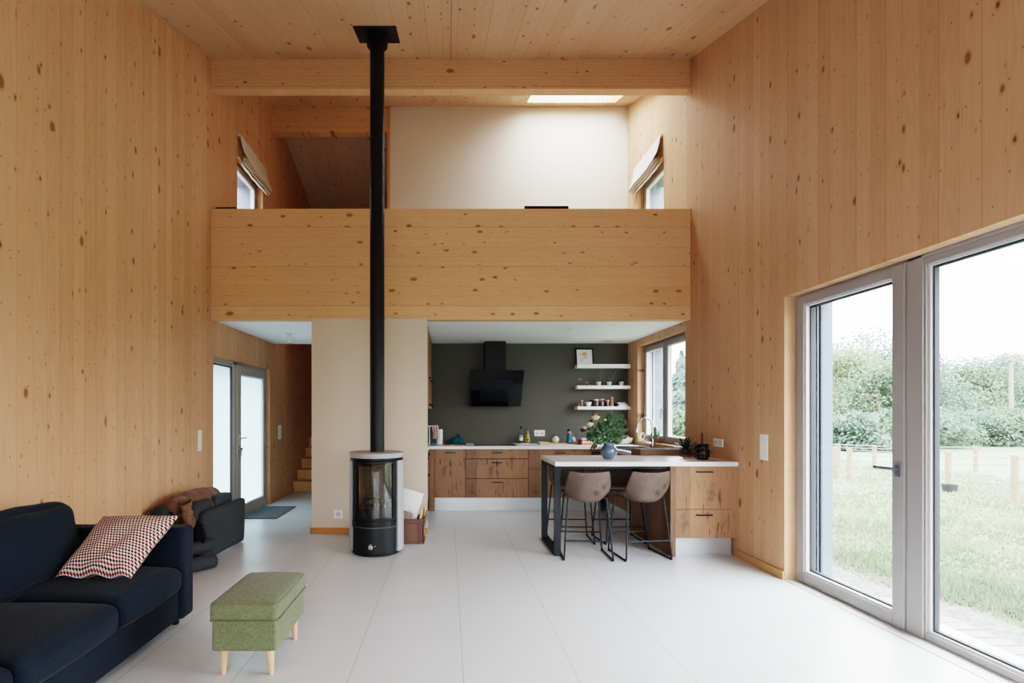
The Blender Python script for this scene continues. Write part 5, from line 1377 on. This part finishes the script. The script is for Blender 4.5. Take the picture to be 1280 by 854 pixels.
book(2.605, 2.735, 7.79, 7.925, z3+.035, .014, 'tealbook', 'book with dark teal cover near the top of the shelf stack')
book(2.60, 2.725, 7.79, 7.925, z3+.0495, .016, 'tealbook', 'topmost teal-covered book of the shelf stack')

# ------------------------------------------------------------------ loft: desk with monitor, cloth on the parapet
t = T('desk', 'desk in the loft hidden behind the parapet', 'desk', (1.2, 6.45, 2.75))
bw(bx(.6, 1.8, 6.06, 6.75, 3.42, 3.45), 'desk_top', M['white'], t)
for x in (.64, 1.76):
    for y in (6.1, 6.71): bw(bx(x-.02, x+.02, y-.02, y+.02, 2.75, 3.42), 'leg', M['black'], t)
t = T('monitor', 'black monitor whose top edge shows above the loft parapet', 'monitor', (1.20, 6.2, 3.45))
bw(bx(.93, 1.468, 6.19, 6.22, 3.58, 3.918), 'screen', M['screen'], t, bevel=.004)
bw(B().box(1.16, 1.24, 6.22, 6.24, 3.46, 3.75).box(1.08, 1.32, 6.13, 6.33, 3.45, 3.462), 'stand', M['black'], t)
tag(puffy(.25, .09, .024, .01, (0,0,.004), 8, .004, 2, (-2.585, 5.955, 3.778)).build('folded_cloth', M['teal'], None, smooth=180), 'flat folded dark teal cloth on top of the parapet at its left end', 'cloth')
# ------------------------------------------------------------------ outside
GZ = -.16
b = B().add([(-60,-40,GZ),(140,-40,GZ),(140,120,GZ),(-60,120,GZ)], [(0,1,2,3)])
S(b.build('ground', M['ground'], fix=False), 'lawn with a gravel strip along the house', 'ground')
b = B()
for k in range(38): b.box(3.22, 3.56+.012*sin(k*7.), -.5+.118*k, -.5+.118*k+.106, GZ+.03, -.05)
S(b.build('deck_path', M['deck']), 'weathered wooden boards outside the terrace window', 'deck')
rg = random.Random(11)
def noisy_edge(y): return 4.15 + .5*noise.noise(Vector((y*.9, 0, 2)))
vs = []; fs = []
for i in range(26000):
    d = rg.random()**1.7
    x = 3.75 + d*9.5; ang = rg.uniform(.68, 1.32)
    y = x/ang*1.0
    if x < noisy_edge(y)-rg.random()*.25: continue
    h = rg.uniform(.03, .085)*(1.3 if noise.noise(Vector((x*.8, y*.8, 1))) > .1 else .75); a = rg.random()*2*pi; w = .004+.0012*x
    lx, ly = rg.uniform(-.04,.04), rg.uniform(-.04,.04); n = len(vs)
    vs += [(x-w*cos(a), y-w*sin(a), GZ), (x+w*cos(a), y+w*sin(a), GZ), (x+lx, y+ly, GZ+h)]; fs.append((n, n+1, n+2))
tag(B().add(vs, fs).build('grass', M['grassb'], None, fix=False), 'tufts of pale green grass outside the terrace window', 'grass', kind='stuff')
# paddock fence
t = T('paddock_fence', 'near paddock fence of round wooden posts and pale tape beyond the terrace window', 'fence', (9.8, 10.5, GZ))
near = [(9.75, 8.75, .84), (9.98, 10.15, .80), (9.35, 11.85, .74), (9.25, 12.15, .74), (9.6, 7.2, .84), (9.5, 5.8, .84)]
for (x, y, h) in near: bw(B().cyl((x, y, GZ), (x, y, GZ+h), .055, .052, n=14), 'post', M['postw'], t, smooth=40)
seq = sorted(near, key=lambda p: p[1])
for f in (.94, .45):
    for p, q in zip(seq[:-2], seq[1:-1]):
        if f < .6 and q[1] > 11: continue
        bw(B().tube([(p[0], p[1], GZ+p[2]*f), ((p[0]+q[0])/2, (p[1]+q[1])/2, GZ+(p[2]+q[2])/2*f-.015), (q[0], q[1], GZ+q[2]*f)], .009, 6), 'fence_tape', M['wire'], t, smooth=60)
t = T('paddock_fence', 'far paddock fence with several pale tapes in front of the trees', 'fence', (13, 14, GZ))
far = [(11.2, 14.6, .68), (11.9, 14.2, .66), (12.9, 13.8, .66), (14.0, 13.5, .68), (15.2, 13.2, .68), (16.4, 12.9, .68), (17.6, 12.6, .68), (18.8, 12.3, .68), (10.2, 14.9, .68)]
far.sort()
for (x, y, h) in far: bw(B().cyl((x, y, GZ), (x, y, GZ+h), .05, n=12), 'post', M['postw'], t, smooth=40)
for f in (.97, .86, .55, .30):
    for p, q in zip(far, far[1:]):
        bw(B().tube([(p[0], p[1]-.05, GZ+p[2]*f), (q[0], q[1]-.05, GZ+q[2]*f)], .011, 6), 'fence_tape', M['wire'], t, smooth=60)
t = tag(B().lathe([(0,GZ),(.10,GZ),(.13,GZ+.16),(.12,GZ+.16),(.09,GZ+.02),(0,GZ+.02)], 24, (9.86, 10.0, 0)).build('rubber_bucket', M['bucket'], None, smooth=40), 'black rubber bucket at the foot of a near fence post', 'bucket')
# utility pole with wires
t = T('utility_pole', 'weathered utility pole rising above the bushes', 'utility pole', (33.2, 30, GZ))
bw(B().cyl((33.2, 30, GZ), (33.2, 30, 4.76), .12, .09, n=14), 'pole', M['polew'], t, smooth=40)
bw(B().box(32.95, 33.45, 29.9, 30.1, 4.50, 4.60), 'cross_arm', M['polew'], t)
for k in (0, 1): bw(B().tube([(33.2, 30, 4.55+.12*k), (32.5, 33, 4.42+.12*k), (31, 36, 4.42+.12*k), (27, 46, 5.3+.12*k)], .016, 5), 'overhead_wire', M['rail'], t, smooth=60)

def tree(kind, label, c, H, R, mat, n, low=.22, cat='tree', seed=0, leaf=.26, cone=False, lobes=9, group=None, flat=1.0):
    r = random.Random(seed); x0, y0 = c
    t = T(kind, label, cat, (x0, y0, GZ), 0, group); leaf *= .68; n = int(n*1.9)
    if low > .05:
        tb = B().tube([(0,0,0), (.05*R,0,H*.3), (-.03*R,.02*R,H*.6), (0,0,H*.9)], [H*.028, H*.02, H*.013, H*.004], 10)
        for k in range(5):
            a = r.random()*6.28; tb.tube([(0,0,H*(.3+.08*k)), (.4*R*cos(a),.4*R*sin(a),H*(.45+.08*k))], [H*.009, H*.004], 6)
        tb.build('trunk', M['bark'], t, smooth=60)
    blobs = []
    if not cone:
        for k in range(lobes):
            a = r.random()*6.28; q = sqrt(r.random())*.72
            z = low + (1-low)*(.18+.62*r.random()); rr_ = R*r.uniform(.34,.55)
            blobs.append((Vector((R*q*cos(a), R*q*sin(a), H*z)), rr_))
        blobs.append((Vector((0,0,H*(1-.22))), R*.5)); blobs.append((Vector((0,0,H*(low+.4*(1-low)))), R*.75))
    vs = []; fs = []
    for i in range(n):
        if cone:
            f = r.random()**1.4; z = H*(low + (1-low)*f); rad = R*(1-f)**.85*(.55+.45*r.random())*(1+.22*sin(z*9)); a = r.random()*6.28
            p = Vector((rad*cos(a), rad*sin(a), z)); nrm = Vector((cos(a), sin(a), -.3+r.random()))
        else:
            c0, rr_ = r.choice(blobs)
            d = Vector((r.gauss(0,1), r.gauss(0,1), r.gauss(0,1))).normalized()
            k = rr_*(r.random()**.28)*(1+.25*noise.noise(d*3+c0)); p = c0 + Vector((d.x*k, d.y*k, d.z*k*.85*flat)); nrm = d + Vector((r.gauss(0,.6), r.gauss(0,.6), r.gauss(0,.6)))
            if p.z < .05: p.z = .05+r.random()*.2
        nrm.normalize(); u = nrm.cross(Vector((r.gauss(0,1), r.gauss(0,1), r.gauss(0,1)))).normalized(); w = nrm.cross(u)
        s = leaf*r.uniform(.55,1.2); m = len(vs)
        vs += [p-u*s*.5, p-w*s*.32, p+u*s*.5, p+w*s*.32]; fs.append((m, m+1, m+2, m+3))
    B().add(vs, fs).build('crown', M[mat], t, fix=False)
    return t
G1, G2 = 'trees beyond the paddock', 'bushes along the paddock fence'
def at(px, Y): return ((px-560)*Y/636., Y)
tree('broadleaf_tree', 'tall rounded broadleaf tree left of the window mullion, highest of the left group', at(1086, 34), 7.67, 3.25, 'fol3', 7020, low=.10, lobes=13, seed=1, leaf=.30, group=G1)
tree('broadleaf_tree', 'pale yellow-green tree at the left edge of the terrace door glass', at(1046, 30), 5.72, 2.13, 'fol1', 4590, low=.10, lobes=13, seed=2, leaf=.26, group=G1)
tree('broadleaf_tree', 'mid-green tree in the middle of the terrace door glass', at(1098, 27), 4.64, 2.13, 'fol2', 4860, low=.10, lobes=13, seed=3, leaf=.24, group=G1)
tree('broadleaf_tree', 'tree partly hidden behind the window mullion', at(1150, 33), 6.05, 2.69, 'fol3', 4860, low=.10, lobes=13, seed=4, leaf=.28, group=G1)
tree('broadleaf_tree', 'loose tree in the middle of the large pane, left of the utility pole', at(1214, 36), 5.62, 3.02, 'fol2', 5670, low=.10, lobes=13, seed=5, leaf=.30, group=G1)
tree('broadleaf_tree', 'thin feathery tree just left of the utility pole', at(1243, 40), 6.80, 2.46, 'fol3', 4050, low=.10, lobes=13, seed=6, leaf=.28, group=G1)
tree('broadleaf_tree', 'tree at the right edge of the picture behind the utility pole', at(1285, 44), 7.13, 3.36, 'fol2', 5130, low=.10, lobes=13, seed=7, leaf=.32, group=G1)
for i, (px, Y, H, R, m, lab) in enumerate(((1040, 22, 2.1, 1.4, 'fol2', 'low bush at the left edge of the terrace door glass'), (1072, 21, 2.2, 1.5, 'fol3', 'low bush below the tallest tree, in the terrace door glass'), (1106, 22, 2.4, 1.5, 'fol2', 'low bush left of the window mullion'), (1146, 22, 2.5, 1.6, 'fol3', 'low bush right of the window mullion'), (1182, 23, 2.6, 1.7, 'fol2', 'low bush behind the near fence post in the large pane'), (1218, 24, 2.4, 1.7, 'fol3', 'low bush left of the foot of the utility pole'), (1252, 24, 2.6, 1.7, 'fol2', 'low bush in front of the foot of the utility pole'), (1290, 24, 2.4, 1.8, 'fol3', 'low bush at the right edge of the picture'))):
    tree('bush', lab, at(px, Y), H*.66, R*.9, m, 2400, low=.02, cat='bush', seed=20+i, leaf=.22, lobes=8, group=G2, flat=.9)
tree('conifer', 'bluish conifer outside the kitchen window', at(852, 21), 4.1, 1.15, 'fol4', 3600, low=.06, seed=40, leaf=.28, cone=True)
for i, (px, Y, H, R, m, lab) in enumerate(((836, 24, 3.3, 1.5, 'fol2', 'bush left of the conifer outside the kitchen window'), (868, 22, 3.0, 1.3, 'fol3', 'bush right of the conifer outside the kitchen window'), (850, 15, 1.6, .95, 'fol2', 'low bush in front of the conifer outside the kitchen window'), (820, 26, 3.4, 1.6, 'fol3', 'bush seen past the outer reveal of the kitchen window'))):
    tree('bush', lab, at(px, Y), H, R, m, 2400, low=.02, cat='bush', seed=50+i, leaf=.22, lobes=8, group='bushes outside the kitchen window')

# far belt of trees closing the horizon
rt = random.Random(77); vs = []; fs = []
for i in range(11000):
    th = rt.uniform(-.25, 1.75); R0 = 62 + rt.uniform(0, 6); top = 3.4 + 1.5*noise.noise(Vector((th*9, 0, 4))) + .8*noise.noise(Vector((th*31, 0, 9)))
    p = Vector((R0*sin(th), R0*cos(th), GZ + top*rt.random()**.7))
    u = Vector((rt.gauss(0,1), rt.gauss(0,1), rt.gauss(0,1))).normalized(); w = u.cross(Vector((rt.gauss(0,1), rt.gauss(0,1), rt.gauss(0,1)))).normalized()
    s = rt.uniform(.5, 1.1); m = len(vs); vs += [p-u*s*.5, p-w*s*.35, p+u*s*.5, p+w*s*.35]; fs.append((m, m+1, m+2, m+3))
tag(B().add(vs, fs).build('distant_foliage', M['fol3'], None, fix=False), 'hazy belt of distant greenery on the horizon behind the trees', 'greenery', kind='stuff')

# ------------------------------------------------------------------ light: overcast sky, portals at the openings
W = bpy.data.worlds.new('overcast_sky'); SC.world = W; W.use_nodes = True
nt = W.node_tree; nt.nodes.clear()
out = nt.nodes.new('ShaderNodeOutputWorld'); bg = nt.nodes.new('ShaderNodeBackground')
tc = nt.nodes.new('ShaderNodeTexCoord'); sp = nt.nodes.new('ShaderNodeSeparateXYZ'); mr = nt.nodes.new('ShaderNodeMapRange')
nt.links.new(tc.outputs['Generated'], sp.inputs[0]); nt.links.new(sp.outputs[2], mr.inputs[0])
mr.inputs[1].default_value = 0.; mr.inputs[2].default_value = 1.; mr.inputs[3].default_value = SKY[0]; mr.inputs[4].default_value = SKY[1]
bg.inputs[0].default_value = (.925, .975, 1.015, 1)
nt.links.new(mr.outputs[0], bg.inputs[1]); nt.links.new(bg.outputs[0], out.inputs[0])
def portal(name, loc, rot, sx, sy):
    l = bpy.data.lights.new(name, 'AREA'); l.shape = 'RECTANGLE'; l.size = sx; l.size_y = sy; l.cycles.is_portal = True
    o = bpy.data.objects.new(name, l); COL.objects.link(o); o.location = loc; o.rotation_euler = rot
H2 = pi/2
portal('portal_terrace', (XR+.42, (BW[0]+BW[1])/2, BW[3]/2), (0, H2, 0), BW[3], BW[1]-BW[0])
portal('portal_kitchen', (XR+.42, (KW[0]+KW[1])/2, (KW[2]+KW[3])/2), (0, H2, 0), KW[3]-KW[2], KW[1]-KW[0])
portal('portal_loft_right', (XR+.42, (LW[0]+LW[1])/2, (LW[2]+LW[3])/2), (0, H2, 0), LW[3]-LW[2], LW[1]-LW[0])
portal('portal_loft_left', (XL-.42, (LW[0]+LW[1])/2, (LW[2]+LW[3])/2), (0, -H2, 0), LW[3]-LW[2], LW[1]-LW[0])
portal('portal_garden', (0, Y0-.37, 1.35), (H2, 0, 0), 3.8, 2.0)
portal('portal_skylight', ((SK[0]+SK[1])/2, (SK[2]+SK[3])/2, RZ((SK[2]+SK[3])/2)+.42), (math.atan(.337), 0, 0), SK[1]-SK[0], SK[3]-SK[2])

# ------------------------------------------------------------------ camera
cam = bpy.data.cameras.new('camera'); co = bpy.data.objects.new('camera', cam); COL.objects.link(co)
co.location = (0, 0, 1.39); co.rotation_euler = (H2, 0, 0)
cam.sensor_width = 36; cam.lens = 36*636/1280; cam.shift_x = 80/1280; cam.shift_y = 90/1280
cam.clip_start = .05; cam.clip_end = 400
SC.camera = co
SC.view_settings.view_transform = VT; SC.view_settings.look = LOOK
SC.view_settings.exposure = EXPO; SC.view_settings.gamma = 1.0
cy = SC.cycles
cy.max_bounces = 10; cy.diffuse_bounces = 6; cy.glossy_bounces = 3; cy.transmission_bounces = 4; cy.transparent_max_bounces = 12
cy.sample_clamp_indirect = 6.0; cy.caustics_reflective = False; cy.caustics_refractive = False
